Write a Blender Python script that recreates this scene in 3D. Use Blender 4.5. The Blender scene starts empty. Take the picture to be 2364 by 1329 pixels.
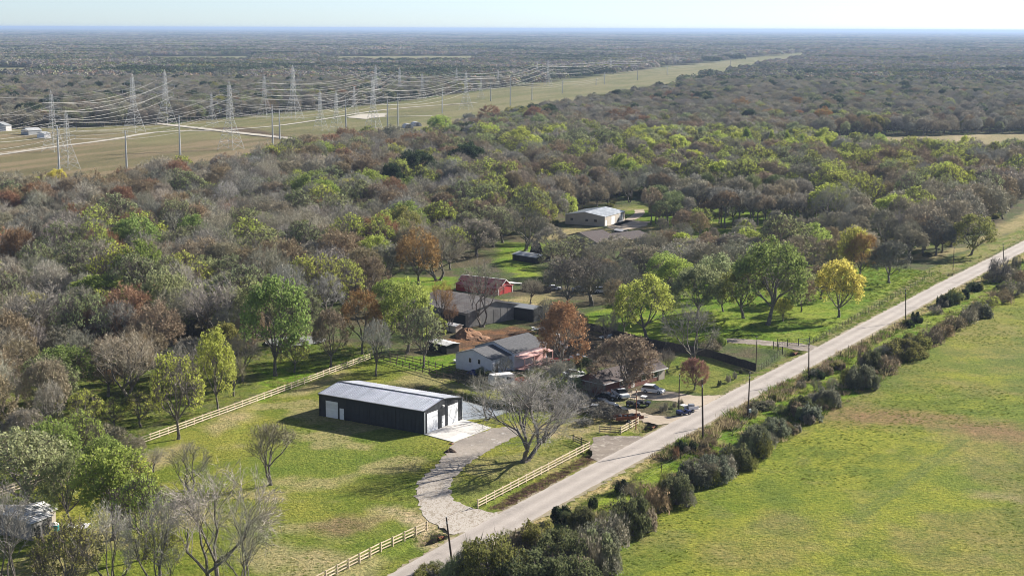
import bpy, math, random
import numpy as np
from mathutils import Vector, Matrix, Euler

S = bpy.context.scene
COL = S.collection
PI = math.pi
R = math.radians

# ------------------------------------------------------------------ camera
CAM_H = 73.0
F_PX = 3400.0            # focal length in photo pixels (photo is 2364 wide)
HORIZON = 66.0
ROLL = 0.0036
PITCH = math.atan((664.5 - HORIZON) / F_PX)
cam_data = bpy.data.cameras.new("camera")
cam_data.sensor_width = 36.0
cam_data.lens = 36.0 * F_PX / 2364.0
cam_data.clip_start = 1.0
cam_data.clip_end = 120000.0
cam = bpy.data.objects.new("camera", cam_data)
COL.objects.link(cam)
cam.matrix_world = (Matrix.Translation((0, 0, CAM_H)) @ Matrix.Rotation(PI / 2 - PITCH, 4, 'X')
                    @ Matrix.Rotation(ROLL, 4, 'Z'))
S.camera = cam

# ------------------------------------------------------------------ world, sun, exposure
SUN_AZ = R(55.0)         # clockwise from the view direction (+Y) towards +X
SUN_EL = R(26.0)
world = bpy.data.worlds.new("World")
S.world = world
world.use_nodes = True
wn = world.node_tree.nodes
wl = world.node_tree.links
wn.clear()
sky = wn.new("ShaderNodeTexSky")
sky.sky_type = 'NISHITA'
sky.sun_disc = False
sky.sun_elevation = SUN_EL
sky.sun_rotation = SUN_AZ
sky.altitude = 1500.0
sky.air_density = 0.8
sky.dust_density = 0.5
sky.ozone_density = 5.5
bg = wn.new("ShaderNodeBackground")
bg.inputs["Strength"].default_value = 0.058
wo = wn.new("ShaderNodeOutputWorld")
hs = wn.new("ShaderNodeHueSaturation")          # less saturated, for a paler sky and more neutral fill light
hs.inputs["Saturation"].default_value = 0.68
wl.new(sky.outputs[0], hs.inputs["Color"])
wl.new(hs.outputs[0], bg.inputs[0])
wl.new(bg.outputs[0], wo.inputs[0])
sun_data = bpy.data.lights.new("sun", 'SUN')
sun_data.energy = 5.0
sun_data.angle = R(0.53)
sun_data.color = (1.0, 0.945, 0.86)
sun = bpy.data.objects.new("sun", sun_data)
COL.objects.link(sun)
sdir = Vector((math.sin(SUN_AZ) * math.cos(SUN_EL), math.cos(SUN_AZ) * math.cos(SUN_EL), math.sin(SUN_EL)))
sun.rotation_euler = sdir.to_track_quat('Z', 'Y').to_euler()
sun.location = (300, 200, 300)
S.view_settings.view_transform = 'Standard'
S.view_settings.look = 'None'
S.view_settings.gamma = 1.0
S.view_settings.use_curve_mapping = False
S.view_settings.exposure = 1.38
S.cycles.filter_width = 1.0
S.cycles.volume_bounces = 0
S.cycles.max_bounces = 6
S.cycles.diffuse_bounces = 2
S.cycles.transparent_max_bounces = 8

# ------------------------------------------------------------------ where a photo pixel meets the ground
def P(px, py, z=0.0):
    dx, dy = px - 1182.0, py - 664.5
    u = (dx + ROLL * dy) / F_PX
    v = -(dy - ROLL * dx) / F_PX
    wy = math.cos(PITCH) + v * math.sin(PITCH)
    wz = -math.sin(PITCH) + v * math.cos(PITCH)
    t = (z - CAM_H) / wz
    return (u * t, wy * t)

def height_at(base, topy):
    """height of something standing at photo pixel base whose top reaches row topy"""
    x, y = P(*base)
    dx, dy = base[0] - 1182.0, topy - 664.5
    v = -(dy - ROLL * dx) / F_PX
    return CAM_H + y * (-math.sin(PITCH) + v * math.cos(PITCH)) / (math.cos(PITCH) + v * math.sin(PITCH))

def to_px(x, y, z=0.0):
    wy, wz = y, z - CAM_H
    d = wy * math.cos(PITCH) - wz * math.sin(PITCH)
    u = x / d
    v = (wy * math.sin(PITCH) + wz * math.cos(PITCH)) / d
    a, b = u * F_PX, -v * F_PX
    return (1182.0 + a - ROLL * b, 664.5 + b + ROLL * a)

def W(pts):
    return [P(*p) for p in pts]

# ------------------------------------------------------------------ materials
def _nt(name):
    m = bpy.data.materials.new(name)
    m.use_nodes = True
    nt = m.node_tree
    b = nt.nodes["Principled BSDF"]
    return m, nt, b

def noise(nt, scale, detail=3.0, rough=0.55, vec=None, stretch=None):
    n = nt.nodes.new("ShaderNodeTexNoise")
    n.inputs["Scale"].default_value = scale
    n.inputs["Detail"].default_value = detail
    n.inputs["Roughness"].default_value = rough
    g = nt.nodes.new("ShaderNodeNewGeometry") if vec is None else None
    src = g.outputs["Position"] if vec is None else vec
    if stretch:
        mp = nt.nodes.new("ShaderNodeMapping")
        mp.inputs["Scale"].default_value = stretch[:3]
        if len(stretch) > 3:
            mp.inputs["Rotation"].default_value = (0, 0, stretch[3])
        nt.links.new(src, mp.inputs[0])
        src = mp.outputs[0]
    nt.links.new(src, n.inputs["Vector"])
    return n.outputs["Fac"]

def ramp(nt, fac, stops):
    r = nt.nodes.new("ShaderNodeValToRGB")
    e = r.color_ramp.elements
    while len(e) < len(stops):
        e.new(0.5)
    for i, (p, c) in enumerate(stops):
        e[i].position = p
        e[i].color = (c, c, c, 1) if isinstance(c, (int, float)) else (c[0], c[1], c[2], 1)
    nt.links.new(fac, r.inputs[0])
    return r.outputs[0]

def mix(nt, a, b, fac=1.0, mode='MULTIPLY'):
    n = nt.nodes.new("ShaderNodeMix")
    n.data_type = 'RGBA'
    n.blend_type = mode
    n.clamp_factor = True
    for i, s in ((0, fac), (6, a), (7, b)):
        if hasattr(s, "links"):
            nt.links.new(s, n.inputs[i])
        elif isinstance(s, (int, float)) and i:
            n.inputs[i].default_value = (s, s, s, 1)
        elif i:
            n.inputs[i].default_value = (s[0], s[1], s[2], 1)
        else:
            n.inputs[i].default_value = s
    return n.outputs[2]

def mat(name, c, rough=0.8, metal=0.0, c2=None, scale=1.0, bump=0.0, bscale=None, stretch=None, spec=0.3, local=False):
    m, nt, b = _nt(name)
    b.inputs["Roughness"].default_value = rough
    b.inputs["Metallic"].default_value = metal
    b.inputs["Specular IOR Level"].default_value = spec
    c2 = c2 or tuple(v * 0.72 for v in c)
    vec = None
    if local:
        tc = nt.nodes.new("ShaderNodeTexCoord")
        vec = tc.outputs["Object"]
    n1 = noise(nt, scale, 4.0, 0.6, vec, stretch)
    col = ramp(nt, n1, [(0.33, c2), (0.62, c)])
    oi = nt.nodes.new("ShaderNodeObjectInfo")
    var = ramp(nt, oi.outputs["Random"], [(0.0, 0.88), (1.0, 1.08)])
    col = mix(nt, col, var)
    nt.links.new(col, b.inputs["Base Color"])
    if bump:
        bp = nt.nodes.new("ShaderNodeBump")
        bp.inputs["Strength"].default_value = 1.0
        bp.inputs["Distance"].default_value = bump
        nt.links.new(noise(nt, bscale or scale * 4, 3.0, 0.6, vec), bp.inputs["Height"])
        nt.links.new(bp.outputs[0], b.inputs["Normal"])
    return m

def leafy(name, tinted=True, base=(1, 1, 1), translucent=0.3, nscale=0.9, lo=0.5, hi=1.35, vcol=False):
    m = bpy.data.materials.new(name)
    m.use_nodes = True
    nt = m.node_tree
    nt.nodes.clear()
    out = nt.nodes.new("ShaderNodeOutputMaterial")
    if tinted:
        a = nt.nodes.new("ShaderNodeAttribute")
        a.attribute_type = 'INSTANCER'
        a.attribute_name = "tint"
        col = a.outputs["Color"]
    else:
        col = base
    col = mix(nt, col, ramp(nt, noise(nt, nscale, 3.0, 0.7), [(0.3, lo), (0.7, hi)]))
    if vcol:
        v = nt.nodes.new("ShaderNodeAttribute")
        v.attribute_name = "var"
        col = mix(nt, col, v.outputs["Color"])
    d = nt.nodes.new("ShaderNodeBsdfDiffuse")
    nt.links.new(col, d.inputs[0])
    if translucent > 0:
        t = nt.nodes.new("ShaderNodeBsdfTranslucent")
        nt.links.new(col, t.inputs[0])
        x = nt.nodes.new("ShaderNodeMixShader")
        x.inputs[0].default_value = translucent
        nt.links.new(d.outputs[0], x.inputs[1])
        nt.links.new(t.outputs[0], x.inputs[2])
        nt.links.new(x.outputs[0], out.inputs[0])
    else:
        nt.links.new(d.outputs[0], out.inputs[0])
    return m

M = {}
M['bark'] = mat("bark", (0.20, 0.175, 0.15), 0.9, c2=(0.085, 0.07, 0.058), scale=2.5, bump=0.03)
M['twig'] = leafy("bare twigs", True, translucent=0.0, lo=0.6, hi=1.25)
M['twigplain'] = leafy("twigs", False, (0.17, 0.145, 0.12), translucent=0.0)
M['leaf'] = leafy("leaves", True, translucent=0.42)
M['canopy'] = leafy("far canopy", True, translucent=0.15, nscale=0.06, lo=0.7, hi=1.2, vcol=True)
M['pine'] = mat("new pine boards", (0.64, 0.52, 0.37), 0.8, c2=(0.50, 0.40, 0.28), scale=0.8, local=False)
M['oldwood'] = mat("weathered grey boards", (0.16, 0.125, 0.09), 0.9, c2=(0.08, 0.065, 0.05), scale=1.5)
M['darkwood'] = mat("dark stained pickets", (0.055, 0.045, 0.04), 0.85, c2=(0.03, 0.026, 0.024), scale=2)
M['pole'] = mat("creosoted pole wood", (0.075, 0.05, 0.035), 0.85, c2=(0.04, 0.028, 0.02), scale=1.2)
M['steel'] = mat("galvanised steel", (0.40, 0.41, 0.41), 0.6, 0.1, c2=(0.33, 0.34, 0.34), scale=.3)
M['conductor'] = mat("aluminium cable", (0.50, 0.48, 0.45), 0.6, 0.1)
M['charcoal'] = mat("charcoal wall sheet", (0.019, 0.022, 0.028), 0.6, c2=(0.010, 0.013, 0.019), scale=.5, spec=0.5)
M['blacktrim'] = mat("black trim metal", (0.012, 0.013, 0.016), 0.45, spec=0.5)  # also fills openings and pipe mouths, for the dark inside them
M['galv'] = mat("galvalume roof sheet", (0.46, 0.47, 0.50), 0.30, 0.85, c2=(0.38, 0.39, 0.42), scale=.35)
M['whitedoor'] = mat("white door paint", (0.78, 0.79, 0.80), 0.5, c2=(0.70, 0.71, 0.73), scale=1)
M['concrete'] = mat("fresh concrete", (0.60, 0.57, 0.53), 0.85, c2=(0.50, 0.475, 0.44), scale=0.7, bump=0.01)
M['asphalt'] = None
M['shingle'] = mat("dark grey shingles", (0.10, 0.10, 0.105), 0.9, c2=(0.06, 0.06, 0.065), scale=2.0)
M['brownshingle'] = mat("brown shingles", (0.085, 0.065, 0.06), 0.9, c2=(0.05, 0.04, 0.038), scale=2.0)
M['siding'] = mat("pale blue white siding", (0.62, 0.64, 0.69), 0.7, c2=(0.54, 0.56, 0.61), scale=0.8)
M['whitepaint'] = mat("white paint", (0.78, 0.76, 0.74), 0.6, c2=(0.65, 0.62, 0.6), scale=1)
M['pinkpaint'] = mat("faded pink boards", (0.62, 0.38, 0.34), 0.7, c2=(0.5, 0.28, 0.25), scale=1)
M['brick'] = mat("brown red brick", (0.22, 0.095, 0.07), 0.9, c2=(0.13, 0.055, 0.045), scale=6)
M['redmetal'] = mat("red wall metal", (0.36, 0.03, 0.027), 0.5, c2=(0.27, 0.025, 0.022), scale=0.7)
M['redroof'] = mat("faded red roof metal", (0.50, 0.13, 0.135), 0.6, 0.0, c2=(0.38, 0.09, 0.095), scale=0.5)
M['tanwall'] = mat("tan grey wall metal", (0.44, 0.39, 0.33), 0.6, c2=(0.37, 0.33, 0.28), scale=0.4)
M['paleroof'] = mat("pale roof metal", (0.66, 0.68, 0.70), 0.4, 0.1, c2=(0.45, 0.48, 0.50), scale=0.3)
M['rustroof'] = mat("weathered grey tin roof", (0.23, 0.215, 0.2), 0.6, 0.2, c2=(0.15, 0.13, 0.12), scale=0.4, stretch=(1, 1, 1))
M['greywall'] = mat("weathered grey wall", (0.22, 0.21, 0.2), 0.8, c2=(0.15, 0.14, 0.135), scale=0.6)
M['blackwall'] = mat("dark shed boards", (0.035, 0.033, 0.033), 0.85, scale=1)
M['chalkroof'] = mat("mottled white tin roof", (0.66, 0.65, 0.64), 0.7, c2=(0.28, 0.27, 0.26), scale=1.1)
M['beigewall'] = mat("beige wall", (0.45, 0.39, 0.32), 0.8, c2=(0.34, 0.29, 0.24), scale=.8)
M['glass'] = mat("dark window glass", (0.02, 0.025, 0.03), 0.1, spec=0.6)
M['rubber'] = mat("black rubber", (0.015, 0.015, 0.015), 0.8)
M['carwhite'] = mat("white car paint", (0.55, 0.55, 0.56), 0.4, spec=0.5, c2=(0.7, 0.7, 0.71))
M['carblack'] = mat("black car paint", (0.015, 0.016, 0.02), 0.25, spec=0.5)
M['carblue'] = mat("blue vehicle paint", (0.03, 0.05, 0.18), 0.3, spec=0.5)
M['cardark'] = mat("dark grey car paint", (0.05, 0.055, 0.065), 0.3, spec=0.5)
M['carsilver'] = mat("silver car paint", (0.42, 0.43, 0.45), 0.3, 0.4)
M['carred'] = mat("red machine paint", (0.5, 0.03, 0.025), 0.4)
M['orange'] = mat("orange red paint", (0.55, 0.17, 0.09), 0.6)
M['teal'] = mat("teal plastic", (0.03, 0.30, 0.30), 0.5)
M['bluetarp'] = mat("navy tarpaulin", (0.02, 0.03, 0.12), 0.6)
M['dirtpile'] = mat("orange brown soil", (0.28, 0.15, 0.08), 0.95, c2=(0.17, 0.09, 0.05), scale=1.2, bump=0.15, bscale=2)
M['rustiron'] = mat("rusty iron", (0.22, 0.075, 0.035), 0.85, scale=3)

def road_mat(name, c1, c2, c3, s1=0.12, s2=2.2, patch=None, entry=None):
    m, nt, b = _nt(name)
    b.inputs["Roughness"].default_value = 0.9
    b.inputs["Specular IOR Level"].default_value = 0.2
    col = ramp(nt, noise(nt, s1, 4, .6), [(0.35, c1), (0.65, c2)])
    col = mix(nt, col, c3, ramp(nt, noise(nt, s2, 5, .7), [(0.48, 0.0), (0.72, 0.7)]), 'MIX')
    if patch:
        col = mix(nt, col, patch[0], ramp(nt, noise(nt, patch[1], 6, .75), [(patch[2], 0.0), (patch[2] + .06, 0.9)]), 'MIX')
    if entry:
        # crushed white limestone spread over tan dirt at the road end of the drive
        e = ramp(nt, noise(nt, 0.8, 8, .85, stretch=(1, .45, 1, .5)), [(.43, (.25, .205, .155)), (.50, (.46, .42, .37)), (.56, (.26, .22, .17))])
        g = nt.nodes.new("ShaderNodeNewGeometry")
        sx = nt.nodes.new("ShaderNodeSeparateXYZ")
        nt.links.new(g.outputs["Position"], sx.inputs[0])
        mr = nt.nodes.new("ShaderNodeMapRange")
        mr.inputs["From Min"].default_value = entry[1]
        mr.inputs["From Max"].default_value = entry[0]
        nt.links.new(sx.outputs["Y"], mr.inputs["Value"])
        col = mix(nt, col, e, mr.outputs[0], 'MIX')
    nt.links.new(col, b.inputs["Base Color"])
    bp = nt.nodes.new("ShaderNodeBump")
    bp.inputs["Distance"].default_value = 0.04
    nt.links.new(noise(nt, 3.0, 4, .7), bp.inputs["Height"])
    nt.links.new(bp.outputs[0], b.inputs["Normal"])
    return m

# asphalt: pale chip seal, two slightly darker wheel paths follow the road direction (uv.x runs across)
def asphalt():
    m, nt, b = _nt("pale chip seal")
    b.inputs["Roughness"].default_value = 0.85
    b.inputs["Specular IOR Level"].default_value = 0.25
    col = ramp(nt, noise(nt, 0.25, 4, .6), [(0.35, (0.35, 0.308, 0.27)), (0.65, (0.40, 0.352, 0.31))])
    col = mix(nt, col, ramp(nt, noise(nt, 4.0, 4, .7), [(0.35, 0.86), (0.65, 1.05)]))
    col = mix(nt, col, ramp(nt, noise(nt, 0.09, 5, .75), [(0.36, 0.80), (0.44, 1.0)]))
    a = nt.nodes.new("ShaderNodeAttribute")
    a.attribute_name = "across"
    w = nt.nodes.new("ShaderNodeMath")
    w.operation = 'MULTIPLY'
    w.inputs[1].default_value = 4 * PI
    nt.links.new(a.outputs["Fac"], w.inputs[0])
    c = nt.nodes.new("ShaderNodeMath")
    c.operation = 'COSINE'
    nt.links.new(w.outputs[0], c.inputs[0])
    h = nt.nodes.new("ShaderNodeMath")
    h.operation = 'MULTIPLY_ADD'
    h.inputs[1].default_value = 0.5
    h.inputs[2].default_value = 0.5
    nt.links.new(c.outputs[0], h.inputs[0])
    col = mix(nt, col, ramp(nt, h.outputs[0], [(0.0, 0.85), (1.0, 1.04)]))
    nt.links.new(col, b.inputs["Base Color"])
    return m
M['asphalt'] = asphalt()
M['rutted'] = road_mat("rutted grey dirt", (0.17, 0.14, 0.115), (0.25, 0.21, 0.17), (0.12, 0.10, 0.075), 0.2, 1.3, ((0.36, 0.32, 0.27), 0.5, 0.54))
M['gravel'] = road_mat("grey gravel", (0.19, 0.165, 0.14), (0.29, 0.25, 0.21), (0.14, 0.12, 0.10), 0.15, 1.4, ((0.50, 0.48, 0.45), 0.55, 0.58), (214.0, 262.0))
M['shoulder'] = road_mat("weedy gravel shoulder", (0.24, 0.20, 0.135), (0.30, 0.25, 0.17), (0.15, 0.15, 0.06), 0.3, 1.5)
M['dirt'] = road_mat("beige dirt", (0.33, 0.27, 0.20), (0.42, 0.35, 0.27), (0.24, 0.19, 0.14), 0.2, 1.6)
M['paledirt'] = road_mat("pale caliche", (0.36, 0.33, 0.27), (0.44, 0.40, 0.33), (0.30, 0.27, 0.21), 0.02, 0.2)

# ------------------------------------------------------------------ mesh helpers
class MB:
    def __init__(self):
        self.v, self.f, self.m = [], [], []
    def box(self, c, s, rz=0.0, mi=0, rx=0.0, ry=0.0):
        e = Euler((rx, ry, rz)).to_matrix()
        n = len(self.v)
        for dx in (-.5, .5):
            for dy in (-.5, .5):
                for dz in (-.5, .5):
                    p = e @ Vector((dx * s[0], dy * s[1], dz * s[2])) + Vector(c)
                    self.v.append(tuple(p))
        for q in ((0, 1, 3, 2), (4, 6, 7, 5), (0, 4, 5, 1), (2, 3, 7, 6), (0, 2, 6, 4), (1, 5, 7, 3)):
            self.f.append(tuple(n + i for i in q))
            self.m.append(mi)
        return self
    def tube(self, p0, p1, r0, r1=None, n=6, mi=0, cap=False):
        r1 = r0 if r1 is None else r1
        p0, p1 = Vector(p0), Vector(p1)
        d = (p1 - p0)
        if d.length < 1e-6:
            return self
        d.normalize()
        a = d.orthogonal().normalized()
        b = d.cross(a)
        k = len(self.v)
        for p, r in ((p0, r0), (p1, r1)):
            for i in range(n):
                t = 2 * PI * i / n
                self.v.append(tuple(p + (a * math.cos(t) + b * math.sin(t)) * r))
        for i in range(n):
            j = (i + 1) % n
            self.f.append((k + i, k + j, k + n + j, k + n + i))
            self.m.append(mi)
        if cap:
            self.f.append(tuple(k + n + i for i in range(n)))
            self.m.append(mi)
            self.f.append(tuple(k + n - 1 - i for i in range(n)))
            self.m.append(mi)
        return self
    def poly(self, pts, mi=0):
        k = len(self.v)
        self.v += [tuple(p) for p in pts]
        self.f.append(tuple(range(k, k + len(pts))))
        self.m.append(mi)
        return self
    def prism(self, pts, off, mi=0):
        """closed solid: polygon pts swept by vector off"""
        k = len(self.v)
        n = len(pts)
        o = Vector(off)
        self.v += [tuple(p) for p in pts] + [tuple(Vector(p) + o) for p in pts]
        self.f.append(tuple(k + i for i in range(n - 1, -1, -1)))
        self.f.append(tuple(k + n + i for i in range(n)))
        self.m += [mi, mi]
        for i in range(n):
            j = (i + 1) % n
            self.f.append((k + i, k + j, k + n + j, k + n + i))
            self.m.append(mi)
        return self
    def mesh(self, name, mats):
        me = bpy.data.meshes.new(name)
        me.from_pydata(self.v, [], self.f)
        for mm in (mats if isinstance(mats, (list, tuple)) else [mats]):
            me.materials.append(mm)
        if any(self.m):
            me.polygons.foreach_set("material_index", self.m)
        me.update()
        return me
    def build(self, name, mats, parent=None):
        return link(name, self.mesh(name, mats), parent)

def link(name, data, parent=None, loc=None, rz=None, scale=None):
    o = bpy.data.objects.new(name, data)
    COL.objects.link(o)
    if parent is not None:
        o.parent = parent
    if loc is not None:
        o.location = loc
    if rz is not None:
        o.rotation_euler = (0, 0, rz)
    if scale is not None:
        o.scale = scale
    return o

def tag(o, label=None, cat=None, group=None, kind=None):
    if label: o["label"] = label
    if cat: o["category"] = cat
    if group: o["group"] = group
    if kind: o["kind"] = kind
    return o

def thing(name, label, cat, loc=(0, 0, 0), rz=0.0, group=None):
    o = link(name, None, None, loc, rz)
    o.empty_display_size = 1.0
    return tag(o, label, cat, group)

# ------------------------------------------------------------------ numpy value noise
_rs = np.random.RandomState(7)
_tab = _rs.rand(256, 256)
def vnoise(x, y):
    xi, yi = np.floor(x).astype(np.int64), np.floor(y).astype(np.int64)
    fx, fy = x - xi, y - yi
    fx, fy = fx * fx * (3 - 2 * fx), fy * fy * (3 - 2 * fy)
    a = _tab[xi & 255, yi & 255]
    b = _tab[(xi + 1) & 255, yi & 255]
    c = _tab[xi & 255, (yi + 1) & 255]
    d = _tab[(xi + 1) & 255, (yi + 1) & 255]
    return (a * (1 - fx) + b * fx) * (1 - fy) + (c * (1 - fx) + d * fx) * fy
def fbm(x, y, s, o=4, seed=0):
    r, amp, tot = 0, 1.0, 0
    for i in range(o):
        r = r + amp * vnoise(x * s + 17.3 * i + seed * 31.7, y * s + 9.1 * i + seed * 5.9)
        tot += amp
        amp *= 0.55
        s *= 2.03
    return r / tot
def sdist(poly, x, y):
    """signed distance to polygon, negative inside"""
    d = np.full(x.shape, 1e18)
    ins = np.zeros(x.shape, bool)
    n = len(poly)
    for i in range(n):
        ax, ay = poly[i]
        bx, by = poly[(i + 1) % n]
        ex, ey = bx - ax, by - ay
        wx, wy = x - ax, y - ay
        t = np.clip((wx * ex + wy * ey) / (ex * ex + ey * ey + 1e-12), 0, 1)
        d = np.minimum(d, (wx - ex * t) ** 2 + (wy - ey * t) ** 2)
        cond = (ay > y) != (by > y)
        with np.errstate(divide='ignore', invalid='ignore'):
            xx = (bx - ax) * (y - ay) / (by - ay + 1e-12) + ax
        ins ^= cond & (x < xx)
    d = np.sqrt(d)
    return np.where(ins, -d, d)
def inside(poly, x, y):
    return bool(sdist(poly, np.array([x], float), np.array([y], float))[0] < 0)
# ------------------------------------------------------------------ the lie of the land (photo pixels of ground outlines -> metres)
ROAD_L = [(700, 1437), (889, 1329), (988, 1272), (1052, 1238), (1160, 1184), (1275, 1122), (1377, 1066), (1450, 1031), (1535, 981), (1610, 941), (1670, 910), (1733, 880), (1861, 817), (1944, 766), (2087, 698), (2203, 635), (2305, 588), (2364, 557), (2480, 500), (2640, 440)]
ROAD_R = [(900, 1400), (1008, 1329), (1090, 1273), (1174, 1223), (1319, 1145), (1425, 1089), (1500, 1049), (1578, 1010), (1659, 964), (1733, 922), (1781, 893), (1878, 847), (1970, 797), (2064, 742), (2214, 657), (2290, 620), (2364, 578), (2490, 514), (2650, 450)]
DRIVE1 = [(1052, 1018), (1135, 988), (1180, 984), (1205, 988), (1195, 1005), (1160, 1022), (1120, 1045), (1080, 1068), (1048, 1100), (1037, 1130), (1045, 1152), (1085, 1169), (1125, 1180), (1166, 1185), (1058, 1240), (1025, 1222), (995, 1208), (972, 1178), (957, 1146), (960, 1122), (983, 1092), (1012, 1072), (1034, 1042), (1043, 1024)]
DRIVE2 = [(1372, 1003), (1440, 1007), (1492, 1004), (1455, 1034), (1384, 1068), (1366, 1060), (1360, 1036)]
DRIVE3 = [(1200, 905), (1330, 912), (1452, 942), (1500, 958), (1560, 962), (1612, 945), (1540, 984), (1480, 972), (1436, 954), (1330, 926), (1210, 920)]
DRIVE4 = [(1440, 900), (1540, 902), (1600, 914), (1650, 912), (1672, 912), (1612, 944), (1560, 926), (1500, 922), (1450, 922)]
DRIVE5 = [(1650, 780), (1740, 783), (1800, 789), (1900, 797), (1868, 814), (1800, 800), (1740, 795), (1650, 789)]
POND = [(905, 893), (960, 891), (1010, 901), (1075, 915), (1125, 930), (1172, 936), (1160, 944), (1118, 957), (1060, 962), (1000, 944), (930, 920)]
DITCHES = [((1012, 1236), (985, 1243)), ((1380, 1040), (1350, 1046)), ((1505, 983), (1480, 990)), ((1832, 812), (1816, 817)), ((2200, 632), (2182, 634))]

FIELD_CORR = [(-500, 335), (-500, 505), (0, 480), (330, 465), (350, 425), (480, 432), (600, 400), (700, 378), (800, 356), (960, 342), (1010, 322), (1180, 285), (1320, 255), (1500, 222), (1640, 188), (1800, 150), (1900, 128), (1850, 118), (1700, 138), (1400, 171), (1150, 205), (900, 240), (600, 268), (380, 288), (0, 300)]
FIELD_TAN = [(1830, 321), (2364, 309), (2700, 303), (2700, 380), (2364, 378), (2100, 374), (1950, 362), (1870, 345)]
LAWN = [(-120, 1175), (283, 1040), (560, 938), (855, 828), (1080, 890), (1180, 880), (1340, 920), (1440, 955), (1490, 985), (1560, 985), (1400, 1075), (1170, 1190), (880, 1340), (640, 1500), (-400, 1600), (-400, 1250)]
RPAST = [(1620, 700), (1700, 650), (1850, 640), (2000, 612), (2170, 628), (2200, 640), (1950, 760), (1850, 812), (1740, 800), (1620, 790)]
YARDG = [(1500, 860), (1570, 815), (1740, 865), (1760, 870), (1670, 912), (1560, 905), (1510, 900)]
VERGE_R = [(1000, 1345), (1180, 1229), (1500, 1055), (1659, 972), (1880, 852), (2064, 747), (2214, 662), (2364, 584), (2600, 480), (2640, 500), (2364, 600), (2110, 735), (1900, 850), (1700, 975), (1530, 1060), (1330, 1170), (1100, 1345)]
VERGE_L = [(1610, 941), (1733, 878), (1861, 815), (1944, 764), (2203, 632), (2364, 553), (2500, 490), (2480, 470), (2300, 552), (2140, 622), (1930, 752), (1850, 800), (1760, 850), (1700, 880)]
FARVERGE = [(2020, 600), (2160, 602), (2300, 555), (2420, 500), (2400, 470), (2320, 515), (2230, 570), (2100, 592)]
STRIP = [(1100, 1345), (1330, 1170), (1530, 1060), (1700, 975), (1900, 850), (2110, 735), (2364, 600), (2640, 500), (2660, 560), (2364, 650), (2200, 745), (2060, 850), (1960, 920), (1850, 985), (1680, 1080), (1480, 1200), (1380, 1345)]
DIRTSTRIP = [(1130, 1170), (1366, 1044), (1396, 1050), (1300, 1101), (1205, 1156), (1165, 1177)]
BROWNYARD = [(1000, 800), (1080, 765), (1190, 752), (1240, 765), (1235, 790), (1190, 780), (1110, 810), (1060, 825)]
SHADEDYARD = [(1190, 745), (1300, 745), (1500, 785), (1600, 812), (1500, 835), (1380, 850), (1250, 835), (1235, 800), (1240, 765)]
DIRTFRONT = [(1100, 870), (1240, 850), (1400, 905), (1470, 930), (1440, 950), (1330, 925), (1200, 905)]
GREENYARDS = [[(860, 828), (1010, 822), (1075, 812), (1072, 850), (1000, 862), (900, 838)],
              [(1150, 560), (1270, 560), (1230, 610), (1260, 640), (1190, 640), (1150, 610)],
              [(600, 860), (640, 830), (760, 830), (855, 815), (850, 828), (600, 925)],
              [(900, 640), (1050, 640), (1050, 672), (930, 690)],
              [(1300, 740), (1420, 700), (1640, 640), (1660, 790), (1560, 800), (1440, 780)],
              [(1290, 860), (1370, 850), (1350, 885), (1300, 880)]]
TANYARD = [[(1130, 690), (1270, 680), (1270, 715), (1170, 730)], [(1245, 545), (1330, 520), (1420, 530), (1310, 570)], [(1290, 985), (1440, 945), (1470, 965), (1400, 998)], [(1170, 980), (1290, 978), (1360, 990), (1350, 1014), (1290, 1008), (1190, 1004)]]
UNDERSTORY = [(1420, 480), (1500, 470), (2150, 470), (2200, 560), (1900, 640), (1600, 660), (1450, 560)]
GROVE = [(1460, 484), (1700, 478), (1850, 484), (1850, 520), (1760, 536), (1560, 540), (1480, 520)]
LEFTGRASS = [(-300, 900), (300, 860), (560, 830), (640, 790), (860, 800), (860, 828), (283, 1040), (-300, 1260)]
wpoly = {k: W(v) for k, v in dict(corr=FIELD_CORR, tan=FIELD_TAN, lawn=LAWN, rpast=RPAST, yardg=YARDG, vr=VERGE_R, vl=VERGE_L, fv=FARVERGE,
         strip=STRIP, dstrip=DIRTSTRIP, brown=BROWNYARD, dyard=SHADEDYARD, dfront=DIRTFRONT, pond=POND, under=UNDERSTORY, grove=GROVE, leftg=LEFTGRASS,
         d1=DRIVE1, d2=DRIVE2, d3=DRIVE3, d4=DRIVE4, d5=DRIVE5).items()}
RL, RR = W(ROAD_L), W(ROAD_R)
road_poly = RL + RR[::-1]
# everything right of the road is pasture
past_poly = W([(1008, 1329), (1174, 1223), (1500, 1049), (1878, 847), (2214, 657), (2364, 578), (2490, 514), (2650, 450), (2760, 400)]) + [(1500, 700), (1500, 60), (-60, 60)]
past_poly.insert(0, (-60, 120))

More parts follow.
